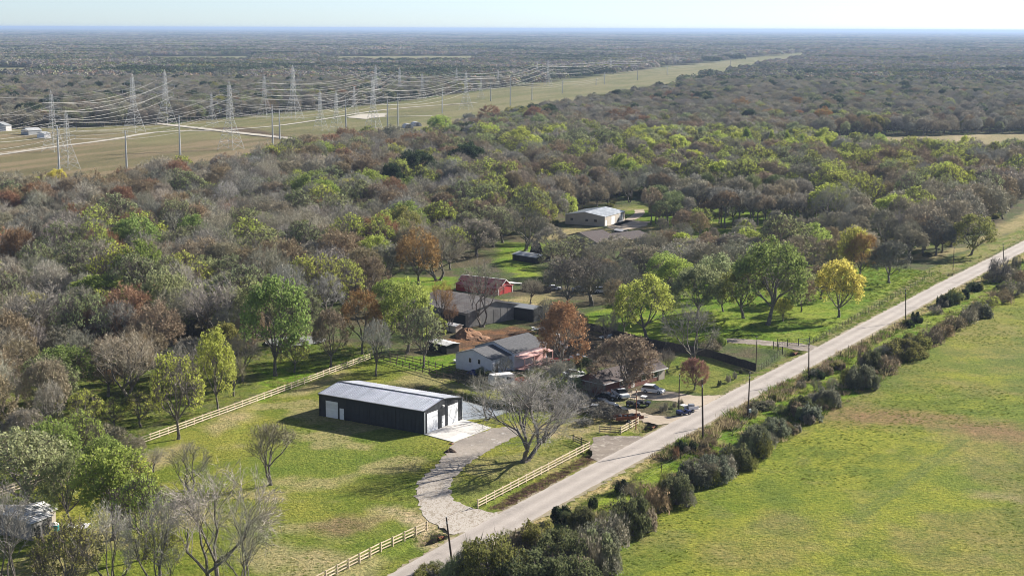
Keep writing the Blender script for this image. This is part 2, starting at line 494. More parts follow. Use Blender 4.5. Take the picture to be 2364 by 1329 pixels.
def build_ground():
    ys = []
    y = 62.0
    while y < 62000:
        ys.append(y)
        y *= 1 + (0.012 if y < 170 else 0.0030 if y < 470 else 0.0055 if y < 1300 else 0.012 if y < 4500 else 0.05)
    t = np.concatenate([np.linspace(-2.4, -0.46, 40)[:-1], np.linspace(-0.46, 0.46, 380), np.linspace(0.46, 2.4, 40)[1:]])
    ys = np.array(ys)
    X = t[None, :] * (ys[:, None])
    X = np.clip(X, -45000, 45000)
    Y = np.repeat(ys[:, None], len(t), 1)
    # far columns are clipped: keep them strictly increasing
    X = np.maximum.accumulate(X + np.arange(len(t))[None, :] * 1e-3, axis=1)
    x, y = X.ravel(), Y.ravel()
    near = y < 3600
    n1 = fbm(x, y, 0.02, 5, 1)
    n2 = fbm(x, y, 0.11, 4, 2)
    n3 = fbm(x, y, 0.5, 3, 3)
    col = np.zeros((len(x), 3))
    def lerp(a, b, k):
        return a + (b - a) * k[:, None]
    def C(*c):
        return np.array(c)[None, :] * np.ones((len(x), 1))
    def ss(v, a, b):
        k = np.clip((v - a) / (b - a), 0, 1)
        return k * k * (3 - 2 * k)
    litter = lerp(C(.10, .085, .055), C(.075, .10, .035), ss(n2, .4, .6))
    litter = lerp(litter, C(.13, .115, .08), ss(n3, .5, .75) * .6)
    col[:] = litter
    def paint(poly, colour, feather=2.0, wob=3.0, amt=1.0):
        xs, ysn = zip(*poly)
        pad = 30
        box = (x > min(xs) - pad) & (x < max(xs) + pad) & (y > min(ysn) - pad) & (y < max(ysn) + pad)
        if not box.any():
            return
        d = sdist(poly, x[box], y[box]) + (n2[box] - .5) * wob * 2 + (n3[box] - .5) * wob
        k = np.clip(.5 - d / feather, 0, 1) * amt
        c = colour[box] if isinstance(colour, np.ndarray) and len(colour) == len(x) else np.array(colour)[None, :]
        col[box] = col[box] + (c - col[box]) * k[:, None]
    green = lerp(C(.11, .15, .026), C(.17, .185, .045), ss(n2, .35, .65))
    lush = lerp(C(.11, .19, .016), C(.19, .245, .03), ss(n2, .35, .65))
    lush = lerp(lush, C(.24, .25, .07), ss(n3, .5, .75) * .6)
    dry = lerp(C(.30, .25, .14), C(.24, .21, .10), ss(n3, .4, .6))
    lawn = lerp(C(.135, .165, .026), C(.205, .21, .042), ss(n2, .38, .6))
    lawn = lerp(lawn, C(.115, .165, .03), ss(n1, .52, .66) * .6)
    lawn = lerp(lawn, C(.29, .25, .13), ss(fbm(x, y, .07, 4, 9), .56, .68) * .75)
    tanf = lerp(C(.205, .185, .115), C(.165, .175, .08), ss(n2, .4, .6))
    # corridor: dry in the left part, greener further along it, with mown streaks following the lines
    along = fbm(x * .9 - y * .36, (x * .36 + y * .9) * .12, .09, 4, 4)
    corr = lerp(C(.225, .175, .115), C(.155, .135, .075), ss(along, .38, .62))
    corrg = lerp(C(.15, .15, .07), C(.20, .18, .10), ss(along, .38, .62))
    g = ss(y + n1 * 300, 1080, 1250)
    corr = lerp(corr, corrg, g)
    paint(wpoly['corr'], corr, 8, 6)
    paint(wpoly['tan'], lerp(C(.33, .27, .18), C(.26, .22, .13), ss(along, .4, .6)), 5, 4)
    # far small clearings
    for q in ([(260, 132), (600, 131), (600, 141), (300, 140)], [(700, 131), (1130, 129), (1120, 139), (780, 141)], [(-300, 159), (80, 157), (75, 176), (-300, 178)], [(-300, 182), (75, 182), (75, 205), (-300, 210)]):
        paint(W(q), C(.20, .19, .11), 20, 10)
    paint(wpoly['leftg'], lerp(green, C(.12, .13, .05), ss(n3, .5, .7)), 6, 6, .9)
    paint(wpoly['under'], lerp(green, dry, ss(n2, .5, .65)), 8, 6)
    paint(wpoly['grove'], lerp(lush, green, ss(n2, .4, .6)), 5, 4)
    # large right hand pasture
    past = lerp(C(.130, .178, .022), C(.215, .232, .034), ss(n1, .40, .60))
    past = lerp(past, C(.20, .17, .075), ss(fbm(x, y, .03, 5, 71), .53, .66) * .55)
    past = lerp(past, C(.09, .13, .025), ss(n2, .52, .68) * .5)
    past = lerp(past, C(.10, .15, .028), ss(fbm(x, y, .06, 4, 12), .5, .68) * .6)
    past = lerp(past, C(.22, .175, .09), ss(fbm(x * .9, y * .55, .045, 5, 21), .56, .70) * .5)
    past = lerp(past, C(.24, .21, .10), ss(fbm(x, y, .16, 4, 33), .6, .75) * .3)
    past = lerp(past, C(.10, .14, .03), ss(n3, .55, .7) * .25)
    paint(past_poly, past, 3, 1)
    # worn brown arc and a paler wheel track in the pasture
    for pts, wd, cc in (([(1900, 962), (1990, 950), (2080, 955), (2180, 972), (2280, 990), (2420, 1020)], 10, (.22, .14, .085)),
                        ([(1960, 1200), (2060, 1130), (2150, 1060), (2220, 1010)], .9, (.13, .16, .045)),
                        ([(1975, 1206), (2075, 1136), (2165, 1066), (2235, 1014)], .9, (.13, .16, .045)),
                        ([(1730, 905), (1790, 912), (1830, 928)], 2.2, (.2, .13, .08)),
                        ([(2250, 1140), (2364, 1150), (2500, 1190)], 4.0, (.25, .21, .12))):
        w = W(pts)
        for i in range(len(w) - 1):
            (ax, ay), (bx, by) = w[i], w[i + 1]
            l = math.hypot(bx - ax, by - ay)
            nx, ny = -(by - ay) / l * wd / 2, (bx - ax) / l * wd / 2
            paint([(ax + nx, ay + ny), (bx + nx, by + ny), (bx - nx, by - ny), (ax - nx, ay - ny)], cc, wd * .9, wd * .45, .75)
    paint(wpoly['strip'], lerp(lush, C(.21, .22, .07), ss(n3, .55, .75)), 2, 2.2)
    paint(wpoly['vr'], lerp(C(.34, .27, .145), C(.25, .22, .10), ss(n3, .4, .65)), 1.6, 1.6)
    paint(wpoly['lawn'], lawn, 2, 2)
    # dry bare patches of the lawn near the road and along the fence
    for q, cc, a in (([(620, 1350), (760, 1270), (900, 1290), (800, 1380)], (.36, .29, .18), .55), ([(700, 1215), (780, 1190), (880, 1195), (860, 1225), (760, 1240)], (.17, .12, .075), .75),
                     ([(880, 1175), (960, 1175), (1040, 1238), (1000, 1262), (960, 1210)], (.42, .33, .23), .9), ([(470, 985), (560, 945), (600, 965), (500, 1010)], (.33, .27, .16), .7),
                     ([(640, 915), (760, 862), (800, 850), (800, 866), (700, 910)], (.33, .27, .16), .7), ([(330, 1060), (430, 1020), (440, 1035), (340, 1080)], (.34, .27, .17), .7),
                     ([(560, 1300), (640, 1240), (760, 1290), (680, 1340)], (.30, .26, .15), .5),
                     ([(1150, 1050), (1300, 1010), (1340, 1040), (1100, 1160), (1050, 1140)], (.19, .19, .07), .5)):
        paint(W(q), cc, 3.5, 3.0, a)
    paint(wpoly['rpast'], lush, 4, 4)
    paint(wpoly['yardg'], green, 2, 2)
    paint(wpoly['brown'], lerp(C(.20, .105, .06), C(.105, .065, .045), ss(n3, .35, .65)), 2, 2)
    paint(wpoly['dyard'], lerp(C(.10, .075, .055), C(.06, .05, .042), ss(n3, .35, .65)), 3, 3)  # tree shade over the yard, painted into the ground colour
    paint(wpoly['dfront'], lerp(C(.2, .17, .13), green, ss(n3, .4, .6)), 2, 2)
    for q in GREENYARDS:
        paint(W(q), lush, 3, 3)
    for q in TANYARD:
        paint(W(q), dry, 3, 3)
    paint(wpoly['fv'], dry, 3, 3)
    paint(wpoly['vl'], lerp(green, dry, ss(n3, .4, .6) * .8), 1.5, 1.5)
    paint(wpoly['dstrip'], lerp(C(.17, .105, .085), C(.12, .075, .06), ss(n3, .4, .6)), .8, .7)
    # dark ploughed bank beside the corridor road
    paint(W([(430, 297), (560, 293), (700, 322), (720, 335), (640, 322), (540, 308)]), C(.12, .085, .065), 6, 3, .9)
    # bare soil round the pond
    pw = wpoly['pond']
    d = sdist(pw, x, y)
    k = np.clip(1 - np.abs(d - .5) / 2.4, 0, 1)
    col[:] = lerp(col, C(.10, .08, .055), k)
    z = (fbm(x, y, .03, 3, 5) - .5) * 0.5 * np.clip((y - 150) / 100, 0, 1)
    dr = np.minimum(sdist(road_poly, x, y), 60)
    flat = np.clip(dr / 14, 0, 1)
    for q in ('d1', 'd2', 'd3', 'd4', 'd5'):
        flat = np.minimum(flat, np.clip(sdist(wpoly[q], x, y) / 6, 0, 1))
    flat = np.where((y > 255) & (y < 300) & (x > -50) & (x < 8), 0, flat)
    z = z * flat
    # shallow swale along the road verges
    z -= 0.25 * np.exp(-((dr - 3.2) / 1.1) ** 2) * (y < 600)
    z = np.where(d < 0.4, -1.7, np.where(d < 2.2, -1.7 + (z + 1.7) * ((d - .4) / 1.8), z))
    for (a, b) in DITCHES:
        ax, ay = P(*a)
        bx, by = P(*b)
        l = math.hypot(bx - ax, by - ay) + 1e-6
        ux, uy = (bx - ax) / l, (by - ay) / l
        s = (x - ax) * ux + (y - ay) * uy
        w = -(x - ax) * uy + (y - ay) * ux
        k = np.clip(1 - np.abs(w) / 2.2, 0, 1) * np.clip((s + .8) / .8, 0, 1) * np.clip(1 - (s - 1) / 4, 0, 1)
        z -= 1.5 * np.minimum(k * 2.2, 1) * (dr > 1.0)
        col[:] = lerp(col, C(.06, .05, .03), np.minimum(k * 2, 1))  # shade in the ditch, darkened into the ground colour
    ny, nx = X.shape
    me = bpy.data.meshes.new("ground")
    v = np.stack([x, y, z], 1)
    i = np.arange((ny - 1) * (nx - 1))
    r, c = i // (nx - 1), i % (nx - 1)
    a = r * nx + c
    f = np.stack([a, a + 1, a + nx + 1, a + nx], 1)
    me.vertices.add(len(v))
    me.vertices.foreach_set("co", v.ravel())
    me.loops.add(f.size)
    me.loops.foreach_set("vertex_index", f.ravel().astype(np.int32))
    me.polygons.add(len(f))
    me.polygons.foreach_set("loop_start", (np.arange(len(f)) * 4).astype(np.int32))
    me.polygons.foreach_set("loop_total", np.full(len(f), 4, np.int32))
    me.update(calc_edges=True)
    ca = me.color_attributes.new("cover", 'FLOAT_COLOR', 'POINT')
    ca.data.foreach_set("color", np.concatenate([col, np.ones((len(col), 1))], 1).astype(np.float32).ravel())
    me.shade_smooth()
    m, nt, b = _nt("grass and soil")
    b.inputs["Roughness"].default_value = 0.95
    b.inputs["Specular IOR Level"].default_value = 0.05
    at = nt.nodes.new("ShaderNodeAttribute")
    at.attribute_name = "cover"
    cc = mix(nt, at.outputs["Color"], ramp(nt, noise(nt, 1.3, 5, .7), [(0.32, (.50, .58, .48)), (0.68, (1.38, 1.30, 1.2))]))
    cc = mix(nt, cc, ramp(nt, noise(nt, 0.33, 4, .65), [(0.3, (.80, .86, .8)), (0.7, (1.17, 1.10, 1.1))]))
    cc = mix(nt, cc, ramp(nt, noise(nt, 4.5, 2, .6), [(0.35, .8), (0.65, 1.15)]))
    nt.links.new(cc, b.inputs["Base Color"])
    bp = nt.nodes.new("ShaderNodeBump")
    bp.inputs["Distance"].default_value = 0.4
    nt.links.new(noise(nt, 1.9, 5, .65), bp.inputs["Height"])
    nt.links.new(bp.outputs[0], b.inputs["Normal"])
    me.materials.append(m)
    o = link("ground", me)
    tag(o, "grass fields, lawns and forest floor reaching the horizon", kind="structure")

build_ground()

# ------------------------------------------------------------------ road and driveways
def resample(pl, n):
    pl = [Vector((p[0], p[1])) for p in pl]
    L = [0]
    for i in range(len(pl) - 1):
        L.append(L[-1] + (pl[i + 1] - pl[i]).length)
    out = []
    for k in range(n):
        s = L[-1] * k / (n - 1)
        j = 0
        while j < len(L) - 2 and L[j + 1] < s:
            j += 1
        t = (s - L[j]) / (L[j + 1] - L[j])
        out.append(pl[j].lerp(pl[j + 1], t))
    return out

def smooth(pl, it=3):
    for _ in range(it):
        q = [pl[0]]
        for i in range(len(pl) - 1):
            a, b = Vector(pl[i]), Vector(pl[i + 1])
            q += [tuple(a.lerp(b, .25)), tuple(a.lerp(b, .75))]
        q.append(pl[-1])
        pl = q
    return pl

def ribbon(name, left, right, z, material, label, across=6, n=160, rag=0.0, seed=1):
    A, B = resample(left, n), resample(right, n)
    rnd = random.Random(seed)
    v, f, ac = [], [], []
    for i in range(n):
        a, b = A[i], B[i]
        d = (b - a).normalized() if (b - a).length else Vector((1, 0))
        j1, j2 = rnd.uniform(-rag, rag), rnd.uniform(-rag, rag)
        for k in range(across + 1):
            t = k / across
            p = a.lerp(b, t)
            if k == 0: p = p + d * j1
            if k == across: p = p + d * j2
            v.append((p.x, p.y, z))
            ac.append(t)
    for i in range(n - 1):
        for k in range(across):
            q = i * (across + 1) + k
            f.append((q, q + 1, q + across + 2, q + across + 1))
    me = bpy.data.meshes.new(name)
    me.from_pydata(v, [], f)
    at = me.attributes.new("across", 'FLOAT', 'POINT')
    at.data.foreach_set("value", ac)
    me.materials.append(material)
    return tag(link(name, me), label, kind="structure")

def centre(left, right, n=80):
    A, B = resample(left, n), resample(right, n)
    return A, B
_l, _r = resample(RL, 60), resample(RR, 60)
# straighten: average width and a smoothed centre line
_c = [(a + b) / 2 for a, b in zip(_l, _r)]
for _ in range(12):
    _c = [_c[0]] + [(_c[i - 1] + _c[i] * 2 + _c[i + 1]) / 4 for i in range(1, len(_c) - 1)] + [_c[-1]]
CL = _c
_L, _Rr = [], []
for i, p in enumerate(_c):
    d = (_c[min(i + 1, 59)] - _c[max(i - 1, 0)]).normalized()
    nrm = Vector((-d.y, d.x))
    w = 2.95
    _L.append(p + nrm * w)
    _Rr.append(p - nrm * w)
_L2 = [p + (p - c).normalized() * .4 for p, c in zip(_L, _c)]
_R2 = [p + (p - c).normalized() * .75 for p, c in zip(_Rr, _c)]
ribbon("road_shoulder", _L2, _R2, 0.03, M['shoulder'], "ragged gravel shoulder on both sides of the country road", 2, 700, 0.45, 4)
ribbon("road", _L, _Rr, 0.05, M['asphalt'], "pale chip-sealed country road running from the bottom centre to the upper right", 8, 420, 0.08)

def area(name, poly, z, material, label, rag=0.5, seed=3, step=0.7):
    rnd = random.Random(seed)
    pts = []
    n = len(poly)
    for i in range(n):
        a, b = Vector(poly[i]), Vector(poly[(i + 1) % n])
        k = max(1, int((b - a).length / step))
        for j in range(k):
            p = a.lerp(b, j / k)
            pts.append(p + Vector((rnd.uniform(-rag, rag), rnd.uniform(-rag, rag))))
    me = bpy.data.meshes.new(name)
    from mathutils.geometry import tessellate_polygon
    tri = tessellate_polygon([[Vector((p.x, p.y, 0)) for p in pts]])
    me.from_pydata([(p.x, p.y, z) for p in pts], [], [tuple(t) for t in tri])
    me.update()
    if len(me.polygons) and me.polygons[0].normal.z < 0:
        me.flip_normals()
    me.materials.append(material)
    return tag(link(name, me), label, kind="structure")

def soft(poly, it=2):
    for _ in range(it):
        q = []
        n = len(poly)
        for i in range(n):
            a, b = Vector(poly[i]), Vector(poly[(i + 1) % n])
            q += [tuple(a.lerp(b, .25)), tuple(a.lerp(b, .75))]
        poly = q
    return poly

area("driveway", soft(wpoly['d1']), 0.045, M['gravel'], "curving gravel driveway from the road to the black barn", .42, 1)
area("driveway", soft(wpoly['d2']), 0.041, M['rutted'], "rutted dirt entrance beside the board gate", .45, 2)
area("driveway", soft(wpoly['d3']), 0.037, M['dirt'], "dirt driveway curving in front of the brick house", .42, 3)
area("driveway", soft(wpoly['d4']), 0.033, M['dirt'], "short gravel driveway to the white parked car", .42, 4)
area("driveway", soft(wpoly['d5']), 0.037, M['rutted'], "dirt lane entering through the black metal gate", .42, 5)
def track(name, pts, w, m, label, z=.06, seed=1):
    c = [Vector(p) for p in smooth(W(pts), 3)]
    A, B = [], []
    for i, p in enumerate(c):
        d = (c[min(i + 1, len(c) - 1)] - c[max(i - 1, 0)]).normalized()
        nn = Vector((-d.y, d.x)) * w / 2
        A.append(p + nn)
        B.append(p - nn)
    return ribbon(name, A, B, z, m, label, 2, 90, w * .08, seed)
track("path", [(-250, 392), (0, 358), (140, 338), (270, 322), (330, 309), (400, 303), (520, 302), (560, 298)], 5.5, M['paledirt'], "pale dirt track crossing the powerline field", .30)
track("path", [(560, 298), (640, 292), (760, 274), (850, 258), (960, 247), (1100, 238)], 4.5, M['paledirt'], "pale dirt track running along the powerline corridor", .30)
track("road", [(290, 279), (330, 283), (420, 292), (520, 304), (620, 315), (700, 324), (760, 336)], 9.0, M['paledirt'], "pale gravel road crossing the powerline corridor", .34)
track("path", [(820, 268), (900, 270), (1000, 268)], 5, M['paledirt'], "pale farm track beyond the poles", .30)
area("gravel_pad", W([(800, 272), (830, 264), (892, 262), (890, 270), (840, 276)]), .32, M['paledirt'], "pale gravel pad in the powerline corridor", 1.5, 6, 4)
track("path", [(1420, 520), (1460, 505), (1480, 492), (1470, 478), (1500, 468), (1560, 462)], 4, M['dirt'], "dirt lane curving behind the tan metal building", .05)
area("gravel_pad", W([(1400, 524), (1440, 508), (1500, 512), (1490, 522), (1430, 535)]), .05, M['dirt'], "dusty yard in front of the tan metal building", .6, 6, 2)
# pond
mw, ntw, bw = _nt("pond water")
bw.inputs["Base Color"].default_value = (0.30, 0.31, 0.29, 1)
bw.inputs["Roughness"].default_value = 0.08
bw.inputs["Specular IOR Level"].default_value = 1.0
bw.inputs["IOR"].default_value = 1.45
bpw = ntw.nodes.new("ShaderNodeBump")
bpw.inputs["Distance"].default_value = 0.004
ntw.links.new(noise(ntw, 0.8, 3, .6), bpw.inputs["Height"])
ntw.links.new(bpw.outputs[0], bw.inputs["Normal"])
_pc = Vector((sum(p[0] for p in wpoly['pond']), sum(p[1] for p in wpoly['pond']))) / len(wpoly['pond'])
area("pond_water", soft([tuple(_pc + (Vector(p) - _pc) * 1.06) for p in wpoly['pond']]), -1.0, mw, "still pale pond behind the black barn", 0.0, 1, 3)
area("pond_water", soft(W([(600, 792), (650, 778), (740, 778), (760, 790), (700, 800), (640, 802)])), .3, mw, "small murky pond among the trees left of the yard", 0.2, 1, 3)

# ------------------------------------------------------------------ haze: real air round the whole scene
hz = MB().box((0, 30400, 39), (96000, 64400, 84))
mh = bpy.data.materials.new("haze air")
mh.use_nodes = True
nh = mh.node_tree
nh.nodes.clear()
ho = nh.nodes.new("ShaderNodeOutputMaterial")
hv = nh.nodes.new("ShaderNodeVolumePrincipled")
hv.inputs["Color"].default_value = (0.36, 0.48, 0.68, 1)
hv.inputs["Density"].default_value = 6.5e-5
hv.inputs["Anisotropy"].default_value = 0.2
nh.links.new(hv.outputs[0], ho.inputs["Volume"])
haze = hz.build("haze", mh)
tag(haze, kind="stuff")
# ------------------------------------------------------------------ plant prototypes (about 10 m high, crown radius 4.5 m, scaled per tree)
class Arr:
    """collects quads/tris quickly; materials: 0 bark, 1 twig, 2 leaf"""
    def __init__(self):
        self.trunk = MB()
        self.crown = MB()

def rvec(r):
    while True:
        v = Vector((r.uniform(-1, 1), r.uniform(-1, 1), r.uniform(-1, 1)))
        if .05 < v.length < 1:
            return v.normalized()

def sliver(mb, p, d, l, w, mi):
    a = d.orthogonal().normalized()
    a = (a * math.cos(l * 50) + d.cross(a) * math.sin(l * 50)) * w
    k = len(mb.v)
    mb.v += [tuple(p - a), tuple(p + a), tuple(p + d * l)]
    mb.f.append((k, k + 1, k + 2))
    mb.m.append(mi)

def leaf(mb, p, s, r, mi):
    n = rvec(r)
    a = n.orthogonal().normalized() * s
    b = n.cross(a) * r.uniform(.6, 1.0)
    k = len(mb.v)
    mb.v += [tuple(p - a), tuple(p - b), tuple(p + a * .9), tuple(p + b)]
    mb.f.append((k, k + 1, k + 2, k + 3))
    mb.m.append(mi)

def plant(seed, zc=6.2, rad=4.5, up=3.8, dn=2.6, trunk=2.6, n=(6, 6, 6), twigs=10, leaves=0, ls=.22, lr=.45,
          elmin=-8, tr=.22, stems=1, cone=False, tl=(.5, 1.1), tw=.028, patchy=0.0, twigmi=1, inner=.5, lean=0.0, clumpy=False):
    """returns (trunk MB, crown MB).  crown materials: 0 tinted twig or plain twig, 1 leaf"""
    r = random.Random(seed)
    T, K = MB(), MB()
    lob = [(rvec(r), r.uniform(.75, 1.15)) for _ in range(14)]
    def surf(d):
        f = 0
        w = 0
        for v, s in lob:
            k = max(0, d.dot(v)) ** 6
            f += s * k
            w += k
        f = f / w if w > 1e-4 else .95
        h = up if d.z > 0 else dn
        if cone:
            tt = max(0, d.z)
            return Vector((d.x * rad * (1 - tt ** 1.5), d.y * rad * (1 - tt ** 1.5), zc + d.z * h)) 
        return Vector((d.x * rad * f, d.y * rad * f, zc + d.z * h * f))
    def bent(mb, a, b, r0, r1, k, m, sag=.12, nn=5):
        pts = [a]
        L = (b - a).length
        off = Vector((r.uniform(-1, 1), r.uniform(-1, 1), r.uniform(-.3, .9))) * L * sag
        for i in range(1, k + 1):
            t = i / k
            pts.append(a.lerp(b, t) + off * math.sin(PI * t) + rvec(r) * L * .03 * (i < k))
        for i in range(k):
            t0, t1 = i / k, (i + 1) / k
            mb.tube(pts[i], pts[i + 1], r0 + (r1 - r0) * t0, r0 + (r1 - r0) * t1, nn, m)
        return pts
    def on(pts, t):
        s = t * (len(pts) - 1)
        i = min(int(s), len(pts) - 2)
        return pts[i].lerp(pts[i + 1], s - i)
    tops = []
    for s in range(stems):
        az = r.uniform(0, 2 * PI)
        b0 = Vector((math.cos(az), math.sin(az), 0)) * (.25 if stems > 1 else 0)
        t0 = Vector((math.cos(az) * (.9 if stems > 1 else .2) + lean, math.sin(az) * (.9 if stems > 1 else .2), trunk * r.uniform(.85, 1.1)))
        pts = bent(T, b0, t0, tr * (1.3 if stems == 1 else .95), tr * .8, 4, 0, .08, 7)
        T.tube(b0 + Vector((0, 0, -.4)), b0 + Vector((0, 0, .25)), tr * 1.9, tr * 1.35, 7, 0)
        tops.append(t0)
    for i in range(n[0]):
        base = tops[i % stems]
        az = 2 * PI * i / n[0] + r.uniform(-.4, .4)
        el = R(r.uniform(12, 80) if i % 3 else r.uniform(elmin, 30))
        d1 = Vector((math.cos(az) * math.cos(el), math.sin(az) * math.cos(el), math.sin(el)))
        e1 = base.lerp(surf(d1), r.uniform(.55, .72))
        p1 = bent(T, base, e1, tr * .62, tr * .26, 4, 0, .14, 5)
        for j in range(n[1]):
            t = r.uniform(.3, 1.0) if j else 1.0
            s2 = on(p1, t)
            d2 = (d1 + rvec(r) * .62).normalized()
            if d2.z < math.sin(R(elmin)): d2.z = abs(d2.z) * .4; d2.normalize()
            e2 = s2.lerp(surf(d2), r.uniform(.5, .75))
            p2 = bent(T, s2, e2, tr * .22, tr * .09, 2, 0, .12, 3)
            bare_here = r.random() < patchy
            for k in range(n[2]):
                s3 = on(p2, r.uniform(.25, 1.0))
                d3 = (d2 + rvec(r) * .5).normalized()
                e3 = surf(d3) * 1.0
                e3 = s3.lerp(e3, r.uniform(.75, 1.05))
                v3 = e3 - s3
                if v3.length > 2.6: e3 = s3 + v3 * (2.6 / v3.length)
                K.tube(s3, e3, tr * .085, tr * .03, 3, 0)
                dd = (e3 - s3)
                dd = dd.normalized() if dd.length > 1e-3 else d3
                for q in range(twigs):
                    p = s3.lerp(e3, r.uniform(.15, 1.05) if not clumpy else r.uniform(.7, 1.05))
                    sliver(K, p, (dd * .9 + rvec(r) * (1.0 if not clumpy else 1.3) + Vector((0, 0, .15))).normalized(), r.uniform(*tl), tw * r.uniform(.7, 1.4), 0)
                nl = 0 if bare_here else leaves
                for q in range(nl):
                    p = (s3.lerp(e3, r.uniform(.2, 1.15)) + rvec(r) * lr * r.uniform(.2, 1.3)) if not clumpy else e3 + rvec(r) * lr * r.random() ** .45
                    leaf(K, p, ls * r.uniform(.6, 1.3), r, 1)
    return T, K

def shrub(seed, rad=1.0, h=1.0, leaves=2600, ls=.075, twigs=300, nclump=34):
    """unit shrub: radius 1, height 1, many upright stems from the ground with small leaves in clumps"""
    r = random.Random(seed)
    T, K = MB(), MB()
    clumps = []
    for i in range(nclump):
        az, el = r.uniform(0, 2 * PI), math.asin(r.uniform(0.0, .97))
        s = r.uniform(.62, .88)
        ce = math.cos(el) ** .55
        c = Vector((math.cos(az) * ce * s, math.sin(az) * ce * s, .10 + .82 * math.sin(el) ** .75 * r.uniform(.6, .98)))
        clumps.append((c, r.uniform(.22, .34) * (1 if nclump < 40 else .72)))
        T.tube((c.x * .12, c.y * .12, -.05), c, .022, .008, 3, 0)
    for q in range(leaves):
        c, s = r.choice(clumps)
        v = rvec(r)
        p = c + v * s * r.uniform(.45, 1.05)
        p.z = max(.01, p.z)
        leaf(K, p, ls * r.uniform(.5, 1.2), r, 1)
    for q in range(twigs):
        c, s = r.choice(clumps)
        v = rvec(r)
        v.z = abs(v.z)
        p = c + v * s * .7
        sliver(K, p, (v + Vector((0, 0, .4))).normalized(), r.uniform(.1, .28), .007, 0)
    return T, K

LEAFM = [M['twigplain'], M['leaf']]
BAREM = [M['twig'], M['leaf']]
PROTO = {}      # kind -> list of (trunk mesh, crown mesh, joined mesh)
def add_proto(kind, TK, mats):
    T, K = TK
    tm = T.mesh("trunk", M['bark'])
    cm = K.mesh("crown", mats)
    J = MB()
    J.v = T.v + K.v
    o = len(T.v)
    J.f = T.f + [tuple(i + o for i in f) for f in K.f]
    J.m = [0] * len(T.f) + [1 + i for i in K.m]
    jm = J.mesh("whole_plant", [M['bark']] + mats)
    PROTO.setdefault(kind, []).append((tm, cm, jm))

for s in (1, 2, 3):
    add_proto('bare', plant(s, clumpy=True, n=(7, 7, 5), twigs=13, tw=.02, zc=5.6, up=4.4, dn=3.2, trunk=2.1, elmin=-5, tr=.24), BAREM)
add_proto('bare', plant(9, n=(8, 7, 6), twigs=6, tw=.019, zc=5.6, up=4.4, dn=2.8, elmin=0, stems=2, trunk=1.7, tr=.24), BAREM)
for s in (11, 12, 13, 14):
    add_proto('oak', plant(s, clumpy=True, n=(8, 6, 4), twigs=40, leaves=7, ls=.14, lr=.75, tw=.022, zc=5.3, up=4.6, dn=3.9, trunk=1.9, elmin=-28, tl=(.45, 1.0)), [M['twig'], M['leaf']])
for s in (21, 22, 23, 24):
    add_proto('leafy', plant(s, clumpy=True, n=(8, 6, 3), twigs=7, leaves=42, ls=.155, lr=.78, zc=5.3, up=4.6, dn=4.0, trunk=1.8, elmin=-28, patchy=.12, lean=(s % 3 - 1) * .5), LEAFM)
for s in (31, 32, 33):
    add_proto('mixed', plant(s, clumpy=True, n=(8, 6, 4), twigs=16, leaves=20, ls=.14, lr=.62, zc=5.4, up=4.5, dn=3.6, trunk=2.0, elmin=-20, patchy=.45), LEAFM)
for s in (41, 42):
    add_proto('dense', plant(s, clumpy=True, n=(9, 7, 4), twigs=2, leaves=40, ls=.16, lr=.72, dn=4.0, zc=5.4, up=4.6, trunk=1.6, elmin=-35), LEAFM)
add_proto('cone', plant(51, zc=1.6, rad=3.2, up=8.4, dn=1.0, n=(12, 5, 5), twigs=4, leaves=18, ls=.17, lr=.5, trunk=1.6, elmin=0, cone=True), LEAFM)
for s in (61, 62, 63, 64):
    add_proto('shrub', shrub(s), LEAFM)
for s in (66, 67):
    add_proto('bigshrub', shrub(s, leaves=9000, ls=.036, twigs=500, nclump=60), LEAFM)
for s in (71, 72):
    add_proto('bareshrub', shrub(s, leaves=500, twigs=1900), BAREM)
# the two crowns that stand out by their form
add_proto('bigbare', plant(83, n=(9, 7, 6), twigs=19, tw=.0095, rad=5.0, up=4.5, dn=4.4, zc=5.4, trunk=1.3, elmin=-22, tr=.19, stems=2, tl=(.35, .9), lean=.5), BAREM)
for s in (101, 102, 103):
    add_proto('open', plant(s, n=(6, 6, 7), twigs=15, tw=.0125, zc=5.6, up=4.4, dn=4.0, trunk=1.4, elmin=-14, tr=.18, stems=2 + s % 2, tl=(.3, .8)), BAREM)
for s in (111, 112):
    add_proto('lowoak', plant(s, clumpy=True, n=(9, 7, 4), twigs=34, leaves=12, ls=.14, lr=.75, tw=.022, zc=5.0, up=4.9, dn=4.6, trunk=1.3, elmin=-50, tl=(.45, 1.0)), [M['twig'], M['leaf']])
for s in (121, 122):
    add_proto('tall', plant(s, clumpy=True, n=(7, 6, 4), twigs=36, leaves=6, ls=.14, lr=.7, tw=.022, zc=7.2, up=2.8, dn=2.2, trunk=4.6, elmin=0, tl=(.45, 1.0)), [M['twig'], M['leaf']])
add_proto('smallbare', plant(91, n=(7, 7, 6), twigs=8, tw=.026, rad=4.5, up=3.4, dn=2.6, zc=6.3, trunk=2.8, elmin=-5, tr=.2, stems=2), BAREM)

